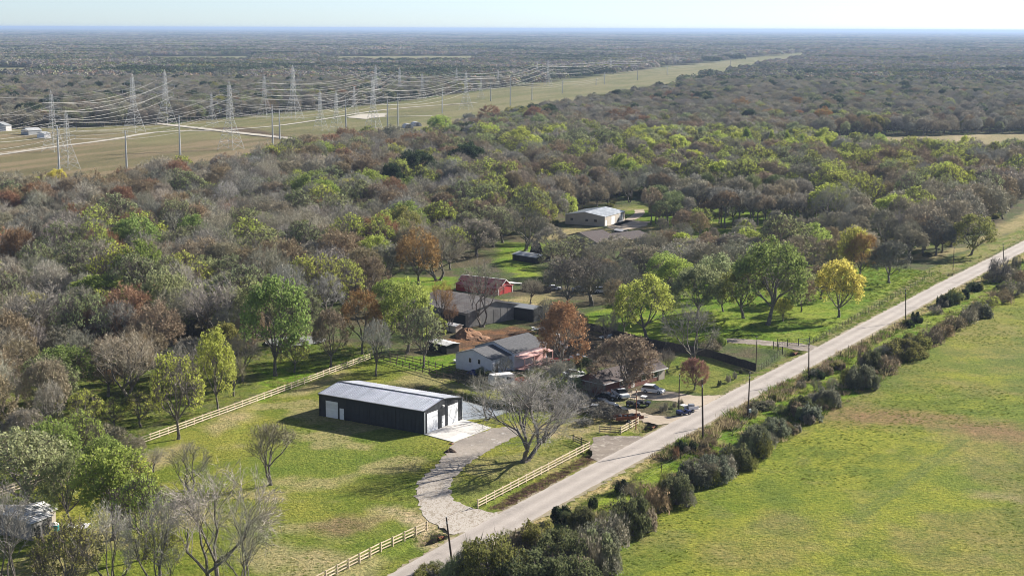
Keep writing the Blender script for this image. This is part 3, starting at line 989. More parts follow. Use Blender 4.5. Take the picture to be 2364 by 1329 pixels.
TINT = dict(grey=(.30, .28, .22), brown=(.27, .215, .14), taupe=(.28, .25, .185), rust=(.28, .175, .105), orange=(.32, .205, .085), green=(.21, .265, .075),
            yellowgreen=(.38, .42, .09), yellow=(.48, .44, .10), greygreen=(.25, .275, .13), dark=(.045, .062, .03), olive=(.22, .22, .07),
            red=(.32, .17, .12), darkgrey=(.18, .17, .135), palegrey=(.38, .35, .29), lime=(.29, .35, .085), sage=(.19, .20, .13), hedge=(.14, .15, .07))
CWORD = dict(grey='grey', brown='brown', taupe='grey brown', rust='rust brown', orange='orange', green='green', yellowgreen='yellow green', yellow='yellow',
             greygreen='grey green', dark='dark green', olive='olive', red='reddish', darkgrey='dark grey', palegrey='pale grey', lime='light green', sage='dull green', hedge='dark green')
KWORD = dict(lowoak='low oak', tall='long-trunked tree', bare='bare tree', open='open-limbed bare tree', oak='twiggy domed tree', leafy='leafy tree', mixed='half-bare tree', dense='dense round tree', cone='narrow upright tree',
             shrub='bush', bigshrub='bush', bareshrub='leafless bush', bigbare='huge bare spreading tree', smallbare='small bare tree')

TREES = []   # dict(kind,tint,x,y,h,r)
RT = random.Random(5)
def T(kind, tint, bx, by, top, hw, label=None):
    if kind in ('shrub', 'bareshrub') and hw > 12:
        by -= hw * .32
        top += (by - top) * .16
        hw *= 1.22
        if kind == 'shrub' and hw > 28: kind = 'bigshrub'
    x, y = P(bx, by)
    h = height_at((bx, by), top)
    r = hw / F_PX * math.hypot(y, CAM_H)
    TREES.append(dict(kind=kind, tint=tint, x=x, y=y, h=h, r=r, label=label, hand=True))

# lawn and foreground trees
T('smallbare', 'taupe', 628, 1118, 972, 66, "small bare multi-stemmed tree standing alone on the front lawn")
T('bigbare', 'palegrey', 1212, 1064, 845, 145, "huge bare spreading tree between the gravel drive and the road fence")
T('mixed', 'yellowgreen', 412, 1014, 806, 62)
T('leafy', 'yellowgreen', 505, 950, 768, 46)
T('mixed', 'yellowgreen', 325, 985, 900, 46)
T('bare', 'taupe', 540, 915, 820, 30)
T('leafy', 'green', 636, 868, 636, 80)
T('oak', 'brown', 763, 848, 700, 46)
T('oak', 'orange', 836, 818, 660, 50)
T('bare', 'grey', 868, 868, 730, 40)
T('leafy', 'lime', 940, 816, 640, 62)
T('mixed', 'greygreen', 978, 848, 706, 50)
T('oak', 'orange', 966, 664, 525, 56)
T('open', 'grey', 1012, 648, 520, 88)
T('open', 'grey', 1113, 754, 590, 62)
T('open', 'darkgrey', 1212, 578, 470, 62)
T('open', 'grey', 1125, 968, 850, 50)
T('lowoak', 'rust', 1296, 850, 690, 62)
T('oak', 'rust', 1290, 760, 690, 34)
T('lowoak', 'brown', 1443, 905, 770, 86, "broad brown tree in front of the brick house")
T('leafy', 'yellowgreen', 1494, 782, 642, 68)
T('leafy', 'greygreen', 1610, 735, 610, 62)
T('leafy', 'lime', 1560, 690, 590, 48)
T('open', 'grey', 1592, 842, 690, 72)
T('lowoak', 'red', 1603, 899, 824, 35, "round reddish leafless bush on the grass left of the road")
T('leafy', 'green', 1773, 750, 545, 88, "tallest green tree in the pasture left of the road")
T('leafy', 'olive', 1716, 735, 610, 62)
T('oak', 'brown', 1895, 690, 610, 48)
T('leafy', 'yellow', 1808, 742, 684, 28)
T('leafy', 'yellow', 1936, 733, 592, 58)
T('oak', 'orange', 1986, 645, 528, 44)
T('leafy', 'yellow', 1970, 640, 516, 38)
T('oak', 'darkgrey', 2052, 652, 548, 52)
T('bare', 'darkgrey', 1365, 705, 590, 80)
T('oak', 'darkgrey', 1310, 712, 592, 58)
T('bare', 'darkgrey', 1430, 722, 600, 60)
T('oak', 'brown', 1418, 735, 640, 30)
T('mixed', 'greygreen', 1290, 640, 560, 52)
T('bare', 'taupe', 1375, 640, 560, 52)
T('oak', 'taupe', 1480, 650, 560, 60)
T('oak', 'grey', 1560, 648, 560, 60)
T('oak', 'taupe', 1640, 655, 560, 62)
T('oak', 'brown', 1545, 592, 530, 40)
T('oak', 'grey', 1700, 648, 550, 60)
T('oak', 'taupe', 1850, 640, 540, 62)
T('leafy', 'lime', 1880, 610, 520, 40)
T('leafy', 'greygreen', 1660, 690, 590, 50)
T('bare', 'orange', 1020, 745, 640, 30)
T('bare', 'rust', 1040, 765, 690, 22)
T('bare', 'grey', 985, 905, 800, 1)if False else None
T('leafy', 'dark', 1355, 880, 822, 18)
for bx, by, tp, hw, k, cc in ((1270, 600, 520, 44, 'oak', 'taupe'), (1330, 612, 545, 46, 'mixed', 'greygreen'), (1420, 615, 540, 50, 'oak', 'grey'), (1400, 668, 590, 40, 'oak', 'brown'), (1500, 620, 530, 46, 'bare', 'grey'),
        (1540, 668, 580, 44, 'leafy', 'lime'), (1590, 625, 545, 50, 'oak', 'grey'), (1640, 610, 535, 44, 'oak', 'brown'), (1690, 612, 530, 52, 'oak', 'taupe'), (1745, 620, 540, 48, 'oak', 'grey'), (1800, 640, 560, 40, 'leafy', 'greygreen'),
        (1450, 690, 610, 34, 'bare', 'darkgrey'), (1670, 720, 640, 36, 'leafy', 'green'), (1830, 700, 610, 50, 'leafy', 'greygreen'), (1850, 720, 640, 34, 'oak', 'brown'), (1920, 620, 545, 44, 'oak', 'brown'), (1980, 600, 520, 50, 'oak', 'grey'), (2100, 600, 520, 44, 'oak', 'taupe'), (2160, 590, 500, 48, 'oak', 'darkgrey'),
        (1530, 740, 650, 40, 'leafy', 'greygreen'), (1350, 640, 580, 40, 'bare', 'taupe'), (1240, 560, 500, 40, 'oak', 'taupe'), (1160, 560, 470, 48, 'oak', 'grey'), (1100, 590, 500, 56, 'oak', 'grey'), (1040, 622, 560, 36, 'bare', 'grey'),
        (900, 660, 560, 50, 'oak', 'grey'), (860, 650, 540, 46, 'leafy', 'yellowgreen'), (800, 720, 600, 50, 'mixed', 'yellowgreen'), (690, 790, 650, 50, 'mixed', 'greygreen'), (720, 700, 590, 52, 'leafy', 'greygreen'), (900, 720, 640, 44, 'leafy', 'lime'),
        (900, 800, 690, 44, 'leafy', 'green'), (1000, 800, 720, 30, 'mixed', 'yellowgreen'), (560, 880, 770, 46, 'bare', 'taupe'), (590, 800, 660, 60, 'leafy', 'greygreen'), (680, 860, 770, 36, 'mixed', 'yellowgreen'), (450, 880, 770, 56, 'oak', 'taupe'),
        (400, 900, 800, 46, 'mixed', 'yellowgreen'), (330, 850, 740, 56, 'oak', 'brown'), (520, 850, 740, 40, 'leafy', 'olive')):
    T(k, cc, bx, by, tp, hw)
for bx, by, tp, hw, k, cc in ((335, 1290, 1090, 70, 'mixed', 'lime'), (560, 1400, 1130, 80, 'open', 'grey'), (250, 1140, 1000, 60, 'leafy', 'green'),
        (120, 1130, 960, 70, 'leafy', 'green'), (60, 1100, 930, 60, 'oak', 'taupe'), (190, 1090, 950, 50, 'mixed', 'lime'), (160, 1430, 1200, 80, 'mixed', 'olive')):
    T(k, cc, bx, by, tp, hw)
for bx, by, tp, hw, k, cc in ((1330, 790, 712, 34, 'oak', 'brown'), (1260, 770, 690, 30, 'bare', 'darkgrey'), (1225, 700, 640, 30, 'bare', 'grey'), (1395, 800, 720, 30, 'bare', 'darkgrey'), (1440, 770, 700, 30, 'mixed', 'greygreen'), (1165, 880, 820, 26, 'bare', 'grey'),
        (1300, 900, 830, 36, 'bare', 'grey'), (1240, 900, 845, 34, 'open', 'greygreen'), (1370, 930, 870, 26, 'bare', 'darkgrey'), (1540, 860, 800, 20, 'bare', 'grey')):
    T(k, cc, bx, by, tp, hw)
_h = [(990, 1345), (1180, 1290), (1330, 1240), (1450, 1190), (1560, 1120), (1700, 1050), (1800, 990), (1900, 925), (2000, 865), (2100, 805), (2230, 735), (2364, 650)]
for i in range(70):
    t = RT.uniform(0, len(_h) - 1.001)
    j = int(t)
    px_ = _h[j][0] + (_h[j + 1][0] - _h[j][0]) * (t - j) + RT.gauss(0, 14)
    py_ = _h[j][1] + (_h[j + 1][1] - _h[j][1]) * (t - j) + RT.gauss(0, 12)
    s_ = (py_ - 66) / 900
    if 1930 < px_ < 1975: continue
    kk = RT.choice(['shrub', 'bareshrub', 'bareshrub', 'shrub', 'bare'])
    cc_ = RT.choice(['taupe', 'sage', 'olive', 'hedge', 'grey', 'brown', 'greygreen'])
    q_ = RT.uniform(9, 20) * s_
    T(kk, cc_, px_, py_, py_ - q_ * (1.4 if kk != 'bare' else 2.6), q_)
for i in range(54):
    bx = 1498 + i * 6.7 + RT.uniform(-8, 8)
    by = RT.uniform(486, 500) if i % 3 == 0 else RT.uniform(498, 532)
    T(RT.choice(['tall', 'tall', 'tall', 'oak']), RT.choice(['taupe', 'brown', 'grey', 'taupe', 'grey', 'greygreen']), bx, by, by - RT.uniform(66, 98), RT.uniform(24, 38))
for bx, by, tp, hw, k, cc in ((1215, 890, 866, 16, 'bareshrub', 'palegrey'), (1240, 930, 900, 22, 'bareshrub', 'grey'), (1285, 930, 905, 22, 'shrub', 'olive'), (1345, 945, 915, 20, 'bareshrub', 'grey'), (1395, 960, 930, 22, 'bareshrub', 'darkgrey'), (1430, 965, 940, 18, 'bareshrub', 'taupe'),
        (1180, 930, 905, 18, 'shrub', 'greygreen'), (1265, 950, 925, 20, 'bareshrub', 'taupe'), (1310, 965, 940, 20, 'bareshrub', 'grey'), (1350, 985, 960, 18, 'bareshrub', 'darkgrey'), (1330, 850, 825, 16, 'shrub', 'hedge'), (1480, 840, 815, 16, 'shrub', 'olive')):
    T(k, cc, bx, by, tp, hw)
# foreground bottom left
T('open', 'palegrey', 505, 1352, 1060, 155)
T('open', 'grey', 360, 1400, 1130, 80)
T('open', 'palegrey', 250, 1385, 1150, 80)
T('leafy', 'lime', 262, 1245, 1022, 100)
T('leafy', 'greygreen', 50, 1190, 985, 110)
T('leafy', 'greygreen', 165, 1215, 1040, 60)
T('mixed', 'yellowgreen', 300, 1220, 1050, 60)
T('open', 'grey', 20, 1380, 1100, 90)
T('open', 'taupe', 440, 1132, 1012, 60)
T('bare', 'taupe', 352, 1092, 1030, 40)
T('oak', 'taupe', 310, 1065, 1000, 30)
T('mixed', 'yellowgreen', 370, 1330, 1210, 60)
# left wood, nearest ranks
T('open', 'palegrey', 10, 985, 850, 66)
T('bare', 'grey', 122, 1010, 880, 42)
T('mixed', 'yellowgreen', 200, 1000, 900, 40)
T('bareshrub', 'taupe', 240, 1040, 975, 46)
T('mixed', 'yellowgreen', 262, 990, 915, 42)
T('leafy', 'green', 150, 930, 790, 70)
T('oak', 'brown', 40, 925, 780, 70)
T('oak', 'brown', 250, 915, 770, 60)
T('oak', 'taupe', 145, 850, 745, 50)
T('oak', 'rust', 262, 885, 850, 30)
T('oak', 'brown', 320, 880, 760, 40)
T('dense', 'green', 245, 758, 632, 90)
T('leafy', 'greygreen', 390, 790, 616, 62)
T('leafy', 'orange', 440, 775, 690, 40)
T('leafy', 'lime', 497, 775, 650, 58)
T('mixed', 'greygreen', 540, 720, 590, 60)
T('mixed', 'yellowgreen', 730, 735, 580, 66)
T('bare', 'grey', 610, 720, 560, 60)
T('leafy', 'greygreen', 470, 700, 590, 50)
T('oak', 'red', 330, 660, 568, 68)
T('oak', 'rust', 395, 655, 560, 56)
T('bare', 'palegrey', 120, 740, 605, 60)
T('leafy', 'yellow', 10, 700, 632, 28)
T('leafy', 'yellow', 80, 760, 670, 48)
T('bare', 'grey', 40, 800, 670, 60)
T('oak', 'brown', 560, 820, 760, 32)
T('oak', 'brown', 745, 600, 510, 50)
T('leafy', 'yellowgreen', 880, 590, 488, 34)
T('leafy', 'yellowgreen', 945, 560, 480, 36)
T('leafy', 'lime', 860, 480, 398, 42)
T('mixed', 'yellowgreen', 1245, 520, 436, 28)
T('leafy', 'yellowgreen', 1310, 510, 450, 22)
T('leafy', 'yellow', 130, 470, 388, 28)
T('leafy', 'yellowgreen', 110, 480, 405, 36)
T('leafy', 'yellow', 34, 495, 434, 12)
T('leafy', 'lime', 425, 480, 428, 16)
T('leafy', 'green', 395, 478, 420, 22)
T('leafy', 'green', 405, 560, 496, 36)
T('leafy', 'yellow', 450, 500, 460, 14)
T('leafy', 'yellowgreen', 492, 510, 472, 28)
T('oak', 'red', 98, 600, 562, 18)
T('leafy', 'yellow', 32, 615, 580, 12)
T('leafy', 'orange', 190, 610, 556, 26)
T('oak', 'rust', 290, 595, 538, 36)
T('leafy', 'lime', 210, 535, 488, 26)
T('oak', 'brown', 600, 470, 330, 10) if False else None
T('oak', 'rust', 620, 415, 332, 34)
T('oak', 'rust', 640, 505, 440, 44)
T('oak', 'rust', 515, 425, 352, 34)
T('oak', 'rust', 765, 375, 305, 32)
T('dense', 'dark', 960, 450, 345, 50)
T('dense', 'dark', 1085, 420, 330, 46)
T('dense', 'dark', 905, 470, 375, 30)
T('oak', 'brown', 1010, 390, 298, 44)
T('leafy', 'lime', 1015, 330, 262, 30)
T('oak', 'rust', 1130, 300, 240, 28)
T('oak', 'rust', 1230, 302, 244, 26)
T('oak', 'rust', 1440, 302, 246, 48)
T('oak', 'rust', 1480, 312, 262, 34)
T('oak', 'orange', 1710, 270, 224, 26)
T('oak', 'orange', 1780, 290, 250, 30)
T('oak', 'orange', 1835, 262, 222, 20)
T('oak', 'orange', 1900, 300, 246, 26)
for bx, by, tp, hw in ((1722, 370, 285, 34), (1780, 372, 290, 26), (1815, 378, 292, 24), (1690, 380, 300, 26), (1850, 382, 300, 20), (1750, 392, 318, 26), (1905, 372, 315, 18)):
    T('cone', RT.choice(['greygreen', 'lime', 'yellowgreen']), bx, by, tp + 10, hw * 1.3)
for bx, by, tp, hw, c in ((1848, 412, 358, 34, 'yellowgreen'), (1930, 405, 345, 26, 'lime'), (1950, 372, 312, 18, 'green'), (2030, 352, 306, 18, 'lime'), (2185, 450, 378, 36, 'yellowgreen'),
                          (1810, 480, 425, 30, 'yellowgreen'), (1910, 520, 418, 52, 'yellowgreen'), (2060, 540, 445, 52, 'yellowgreen'), (2240, 590, 500, 52, 'olive'), (2075, 470, 375, 50, 'brown'),
                          (2270, 520, 420, 50, 'brown'), (1600, 400, 345, 30, 'yellowgreen'), (1340, 470, 425, 30, 'yellowgreen')):
    T('leafy' if c not in ('brown',) else 'oak', c, bx, by, tp, hw)
# right side hedge line along the pasture: (base x, base y, top y, half width, tint, kind)
for bx, by, tp, hw, c, k in (
    (975, 1352, 1308, 20, 'olive', 'shrub'), (1140, 1372, 1222, 74, 'olive', 'shrub'), (1235, 1392, 1262, 78, 'hedge', 'shrub'), (1240, 1300, 1186, 48, 'olive', 'shrub'),
    (1295, 1345, 1205, 62, 'hedge', 'shrub'), (1320, 1400, 1270, 60, 'hedge', 'shrub'), (1370, 1300, 1196, 50, 'sage', 'shrub'), (1345, 1225, 1158, 24, 'hedge', 'shrub'), (1412, 1272, 1170, 36, 'grey', 'bareshrub'), (1385, 1330, 1230, 40, 'sage', 'shrub'),
    (1455, 1245, 1122, 42, 'hedge', 'shrub'), (1296, 1210, 1158, 22, 'dark', 'shrub'), (1440, 1140, 1102, 18, 'dark', 'shrub'), (1368, 1172, 1146, 12, 'dark', 'shrub'), (1480, 1208, 1150, 28, 'hedge', 'shrub'),
    (1518, 1190, 1110, 26, 'brown', 'bareshrub'), (1562, 1172, 1078, 34, 'hedge', 'shrub'), (1605, 1130, 1050, 36, 'sage', 'shrub'), (1650, 1120, 1038, 38, 'sage', 'shrub'),
    (1700, 1090, 1012, 34, 'hedge', 'shrub'), (1742, 1058, 968, 32, 'sage', 'shrub'), (1790, 1015, 955, 30, 'sage', 'shrub'), (1768, 1040, 990, 24, 'grey', 'bareshrub'), (1828, 1000, 980, 14, 'hedge', 'shrub'),
    (1850, 965, 905, 30, 'hedge', 'shrub'), (1872, 978, 925, 22, 'sage', 'shrub'), (1910, 945, 882, 28, 'sage', 'shrub'), (1875, 945, 918, 30, 'olive', 'shrub'),
    (1990, 905, 832, 34, 'sage', 'shrub'), (2005, 900, 860, 20, 'brown', 'bareshrub'), (2013, 862, 798, 24, 'hedge', 'shrub'), (2052, 865, 812, 24, 'brown', 'bareshrub'),
    (2085, 840, 775, 48, 'olive', 'shrub'), (2115, 812, 760, 30, 'olive', 'shrub'), (2150, 800, 745, 24, 'brown', 'bareshrub'), (2175, 785, 738, 22, 'brown', 'bareshrub'), (2205, 765, 722, 22, 'brown', 'bareshrub'),
    (2235, 752, 700, 20, 'taupe', 'bareshrub'), (2262, 740, 690, 22, 'sage', 'shrub'), (2285, 722, 682, 22, 'yellowgreen', 'mixed'), (2310, 705, 660, 24, 'brown', 'bareshrub'), (2340, 690, 640, 26, 'taupe', 'bareshrub'),
    (2372, 668, 615, 28, 'brown', 'bareshrub'), (2410, 650, 600, 30, 'taupe', 'bareshrub'),
    (1573, 1050, 1010, 14, 'dark', 'shrub'), (1599, 1042, 1016, 9, 'dark', 'shrub'), (1560, 1060, 1028, 9, 'rust', 'bareshrub'), (1640, 1035, 1002, 14, 'brown', 'bareshrub'), (1625, 1042, 1015, 12, 'brown', 'shrub'),
    (1785, 925, 905, 9, 'olive', 'shrub'), (1755, 950, 922, 22, 'sage', 'shrub'), (1738, 960, 940, 12, 'sage', 'shrub'), (1885, 878, 845, 15, 'dark', 'shrub'), (1905, 868, 840, 16, 'brown', 'shrub'), (1930, 855, 832, 14, 'olive', 'shrub'), (1850, 895, 878, 12, 'taupe', 'bareshrub'),
    (2112, 742, 717, 11, 'dark', 'shrub'), (2100, 755, 738, 12, 'dark', 'shrub'), (2122, 745, 730, 9, 'dark', 'shrub'), (2180, 710, 672, 15, 'dark', 'shrub'), (2205, 705, 660, 17, 'olive', 'shrub'), (2160, 728, 700, 14, 'taupe', 'bareshrub'),
    (2228, 690, 662, 10, 'dark', 'shrub'), (2250, 676, 648, 14, 'dark', 'shrub'), (2262, 672, 650, 9, 'olive', 'shrub'), (2308, 655, 583, 22, 'darkgrey', 'bareshrub'), (2300, 660, 620, 26, 'taupe', 'bareshrub'), (2330, 650, 612, 24, 'taupe', 'bareshrub'), (2345, 630, 590, 12, 'darkgrey', 'bareshrub'), (2400, 610, 560, 24, 'darkgrey', 'bareshrub'),
    # small clipped plants on the grass by the road and yard shrubs
    (1528, 950, 934, 6, 'taupe', 'bareshrub'), (1537, 946, 929, 6, 'taupe', 'bareshrub'), (1557, 940, 925, 6, 'taupe', 'bareshrub'), (1571, 934, 920, 7, 'taupe', 'bareshrub'),
    (1661, 890, 876, 5, 'hedge', 'shrub'), (1681, 882, 864, 7, 'taupe', 'bareshrub'), (1696, 874, 857, 6, 'taupe', 'bareshrub'), (1710, 862, 850, 4, 'hedge', 'shrub'),
    (1527, 870, 855, 7, 'dark', 'shrub'), (1507, 866, 850, 8, 'dark', 'shrub'), (1390, 820, 790, 14, 'hedge', 'shrub'),
    (1120, 870, 845, 18, 'greygreen', 'shrub'), (1265, 870, 825, 40, 'palegrey', 'bareshrub'), (1310, 915, 862, 34, 'greygreen', 'bareshrub'), (1255, 915, 870, 30, 'greygreen', 'bareshrub'), (1330, 950, 900, 30, 'grey', 'bareshrub'), (1360, 960, 920, 40, 'darkgrey', 'bareshrub'), (1400, 975, 930, 34, 'darkgrey', 'bareshrub'), (1200, 905, 880, 26, 'taupe', 'bareshrub'), (1225, 950, 915, 26, 'taupe', 'bareshrub'),
    (1180, 910, 890, 14, 'taupe', 'bareshrub'), (1640, 815, 780, 22, 'taupe', 'bareshrub'), (1660, 800, 768, 14, 'lime', 'shrub')):
    T(k, c, bx, by, tp, hw)
TREES = [t for t in TREES if t]
for t in [t for t in TREES if t['kind'] in ('shrub', 'bigshrub') and t['r'] > 1.2 and inside(past_poly, t['x'], t['y'])]:
    for s in range(2):
        a = RT.uniform(0, 6.28)
        TREES.append(dict(kind=RT.choice(['bareshrub', 'bareshrub', 'bare', 'shrub']), tint=RT.choice(['taupe', 'brown', 'grey', 'olive', 'greygreen']), x=t['x'] + math.cos(a) * t['r'] * .8, y=t['y'] + math.sin(a) * t['r'] * .8,
                          h=t['h'] * RT.uniform(.55, 1.1), r=t['r'] * RT.uniform(.45, .75), label=None, hand=True))

# ------------------------------------------------------------------ the woods: scattered trees outside every clearing
FRONT = W([(1440, 540), (1900, 518), (2000, 600), (1500, 650)])
EXCL = [wpoly['grove'], wpoly['corr'], wpoly['tan'], wpoly['lawn'], past_poly, road_poly,
        W([(283, 1040), (420, 970), (560, 870), (640, 830), (700, 780), (820, 730), (900, 690), (930, 640), (1050, 620), (1150, 580), (1190, 555), (1270, 545), (1290, 530), (1300, 500), (1400, 480), (1440, 478), (1520, 500), (1500, 560), (1480, 600), (1560, 640), (1700, 620), (1900, 640),
           (2000, 612), (2160, 600), (2230, 570), (2330, 512), (2364, 470), (2700, 330), (2900, 420), (2400, 580), (1700, 960), (1400, 1100), (900, 1000)]),
        W([(1440, 500), (1470, 462), (1560, 455), (1560, 470), (1500, 500)]),
        W([(640, 812), (600, 800), (600, 775), (680, 765), (760, 770), (770, 800)])]
FARCLEAR = [W([(260, 131), (600, 130), (600, 147), (300, 146)]), W([(700, 131), (1130, 129), (1120, 146), (780, 148)]), W([(-300, 158), (80, 156), (75, 178), (-300, 180)]), W([(-300, 182), (75, 182), (75, 210), (-300, 215)])]
UND = wpoly['under']

def field_ok(xs, ys, polys):
    ok = np.ones(len(xs), bool)
    for p in polys:
        px_, py_ = zip(*p)
        b = (xs > min(px_)) & (xs < max(px_)) & (ys > min(py_)) & (ys < max(py_)) & ok
        if b.any():
            ok[np.where(b)[0]] = sdist(p, xs[b], ys[b]) > 2.0
    return ok

rg = np.random.RandomState(11)
def scatter(y0, y1, cell, tmax=.40):
    out = []
    y = y0
    while y < y1:
        w = tmax * y + 15
        n = int(2 * w / cell)
        xs = -w + (np.arange(n) + rg.rand(n)) * cell
        ys = y + rg.rand(n) * cell
        out.append(np.stack([xs, ys], 1))
        y += cell
    return np.concatenate(out)
pts = scatter(205, 1900, 9.0)
px_all, py_all = pts[:, 0], pts[:, 1]
ok = field_ok(px_all, py_all, EXCL)
# keep clear of hand placed trees
hx = np.array([t['x'] for t in TREES]); hy = np.array([t['y'] for t in TREES]); hr = np.array([t['r'] for t in TREES])
near = py_all < 1000
for i in np.where(near & ok)[0]:
    d2 = (hx - px_all[i]) ** 2 + (hy - py_all[i]) ** 2
    if (d2 < (hr * .75) ** 2).any():
        ok[i] = False
# thin out where the photograph shows grass between trunks
u = sdist(UND, px_all, py_all) < 0
ok &= ~(u & (rg.rand(len(ok)) < .45))
lg = sdist(wpoly['leftg'], px_all, py_all) < 0
ok &= ~(lg & (rg.rand(len(ok)) < .55))
pts = pts[ok]
zone = fbm(pts[:, 0], pts[:, 1], .006, 3, 40)
zone2 = fbm(pts[:, 0], pts[:, 1], .02, 3, 41)
def choose(x, y, z1, z2, r):
    """species by place: rusty oaks in the left wood, yellow greens in the middle right, greys elsewhere"""
    pxx, pyy = to_px(x, y)
    q = r.random()
    left = pxx < 900
    if pyy > 385 and pxx > 1100:
        tab = [('oak', 'grey', .17), ('oak', 'taupe', .18), ('bare', 'grey', .10), ('oak', 'brown', .13), ('mixed', 'yellowgreen', .15), ('mixed', 'greygreen', .13), ('leafy', 'lime', .05), ('leafy', 'yellowgreen', .05), ('leafy', 'greygreen', .04)]
    elif pyy > 330 and pxx > 1100:
        tab = [('oak', 'taupe', .18), ('leafy', 'greygreen', .15), ('mixed', 'yellowgreen', .17), ('mixed', 'greygreen', .16), ('leafy', 'yellowgreen', .10), ('oak', 'grey', .14), ('oak', 'brown', .10)]
    elif pyy > 360:
        tab = [('oak', 'taupe', .22), ('oak', 'brown', .17), ('bare', 'grey', .15), ('oak', 'rust', .03), ('bare', 'palegrey', .07), ('mixed', 'greygreen', .12), ('mixed', 'yellowgreen', .10), ('leafy', 'green', .04), ('leafy', 'yellow', .015), ('leafy', 'olive', .05), ('leafy', 'lime', .035)]
    elif pyy > 300:
        tab = [('oak', 'taupe', .24), ('oak', 'grey', .20), ('oak', 'brown', .15), ('mixed', 'greygreen', .13), ('leafy', 'greygreen', .06), ('mixed', 'yellowgreen', .08), ('dense', 'dark', .05), ('leafy', 'olive', .05), ('oak', 'darkgrey', .04)]
    else:
        tab = [('oak', 'grey', .24), ('oak', 'taupe', .23), ('bare', 'grey', .08), ('oak', 'darkgrey', .10), ('mixed', 'greygreen', .11), ('dense', 'dark', .06), ('oak', 'brown', .06), ('oak', 'rust', .02), ('leafy', 'olive', .06), ('leafy', 'greygreen', .04)]
    # neighbourhoods of one kind
    q = (q * .55 + (z2 * 2.4 - .7) * .45) % 1.0
    acc = 0
    for k, c, w in tab:
        acc += w
        if q <= acc:
            return k, c
    return tab[0][:2]
for i in range(len(pts)):
    x, y = pts[i]
    k, c = choose(x, y, zone[i], zone2[i], RT)
    h = (RT.uniform(10, 18.5) if y < 900 else RT.uniform(9.5, 15)) * (1.0 if zone[i] > .45 else .9)
    if k == 'cone': h *= 1.1
    if inside(FRONT, x, y): h *= .62
    TREES.append(dict(kind=k, tint=c, x=float(x), y=float(y), h=h, r=h * RT.uniform(.34, .52), label=None, hand=False))
for t in TREES:
    c = TINT[t['tint']]
    j = RT.uniform(.84, 1.16) * (1.0 if t['kind'] in ('shrub', 'bareshrub', 'bigshrub') else 1.18)
    t['rgb'] = (c[0] * j * RT.uniform(.94, 1.06), c[1] * j, c[2] * j * RT.uniform(.9, 1.1))
    t['rz'] = RT.uniform(0, 2 * PI)
    t['pi'] = RT.randrange(len(PROTO[t['kind']]))
    if t['kind'] == 'bigbare': t['rz'] = 0.6
    t['size'] = t['h'] * t['r'] / (t['y'] ** 2)
    qx, qy = to_px(t['x'], t['y'])
    _, qt = to_px(t['x'], t['y'], t['h'])
    t['px'], t['py'] = qx, qy
    t['vis'] = -40 < qx < 2404 and qt < 1329 and (qy < 1500)

vis = sorted([t for t in TREES if t['vis']], key=lambda t: -(t['size'] * (2.5 if t['hand'] else 1)))
SHRUBS = ('shrub', 'bareshrub', 'bigshrub')
ind_tree = [t for t in vis if t['kind'] not in SHRUBS][:296]
ind_shrub = [t for t in vis if t['kind'] in SHRUBS][:296]
indiv = ind_tree + ind_shrub
ids = set(id(t) for t in indiv)
rest = [t for t in TREES if id(t) not in ids]
print("individual", len(indiv), "instanced", len(rest))

# ---- labels that single each plant out
LAND = [("the black barn", (900, 960)), ("the white house", (1140, 850)), ("the brick house", (1440, 890)), ("the red barn", (1120, 680)), ("the grey tin barn", (1070, 740)),
        ("the tan metal building", (1370, 515)), ("the small dark shed", (1225, 600)), ("the chalky shed", (60, 1230)), ("the picket fence", (1690, 845)),
        ("the metal gate", (1830, 800)), ("the murky pond", (690, 790)), ("the powerline field", (300, 470)), ("the tan field", (2050, 380)), ("the road's far end", (2300, 600)),
        ("the gravel crossing", (560, 400)), ("the fence corner", (855, 828)), ("the drive entrance", (1110, 1200)), ("the second entrance", (1420, 1030)), ("the pasture dirt scar", (1900, 960)),
        ("the front lawn", (700, 1100)), ("the wood's left edge", (0, 650)), ("the middle of the left wood", (400, 620)), ("the upper left wood", (700, 430)), ("the central wood", (1150, 430)), ("the right wood", (1900, 480)), ("the bottom hedge", (1300, 1280))]
def rel(t):
    best = None
    for nme, (lx, ly) in LAND:
        d = math.hypot((t['px'] - lx), (t['py'] - ly) * 2.2)
        if best is None or d < best[0]:
            best = (d, nme, lx, ly)
    d, nme, lx, ly = best
    dx, dy = t['px'] - lx, (t['py'] - ly) * 2.2
    if 'wood' in nme and 'edge' not in nme: return "in " + nme
    if nme == "the front lawn": return "around the front lawn"
    if abs(dx) > abs(dy):
        return ("right of " if dx > 0 else "left of ") + nme
    return ("in front of " if dy > 0 else "behind ") + nme
bucket = {}
for t in indiv:
    if t['label']: continue
    key = (CWORD[t['tint']] + " " + KWORD[t['kind']], rel(t))
    key = (key[0].replace("grey half-bare", "grey half-bare"), key[1])
    bucket.setdefault(key, []).append(t)
ORD = ["", "second", "third", "fourth", "fifth", "sixth", "seventh", "eighth", "ninth", "tenth", "eleventh", "twelfth", "thirteenth", "fourteenth", "fifteenth", "sixteenth", "seventeenth", "eighteenth", "nineteenth", "twentieth"]
for (what, where), L in bucket.items():
    L.sort(key=lambda t: t['px'])
    for i, t in enumerate(L):
        if len(L) == 1:
            t['label'] = "%s %s" % (what, where)
        else:
            pl = what + ("es" if what.endswith("sh") else "s")
            n = len(L)
            if i == 0: o = "leftmost"
            elif i == n - 1: o = "rightmost"
            elif i <= n // 2: o = ORD[i] + " from left"
            else: o = ORD[n - 1 - i] + " from right"
            t['label'] = "%s of %s %s" % (o, pl, where.replace("in front of", "before"))
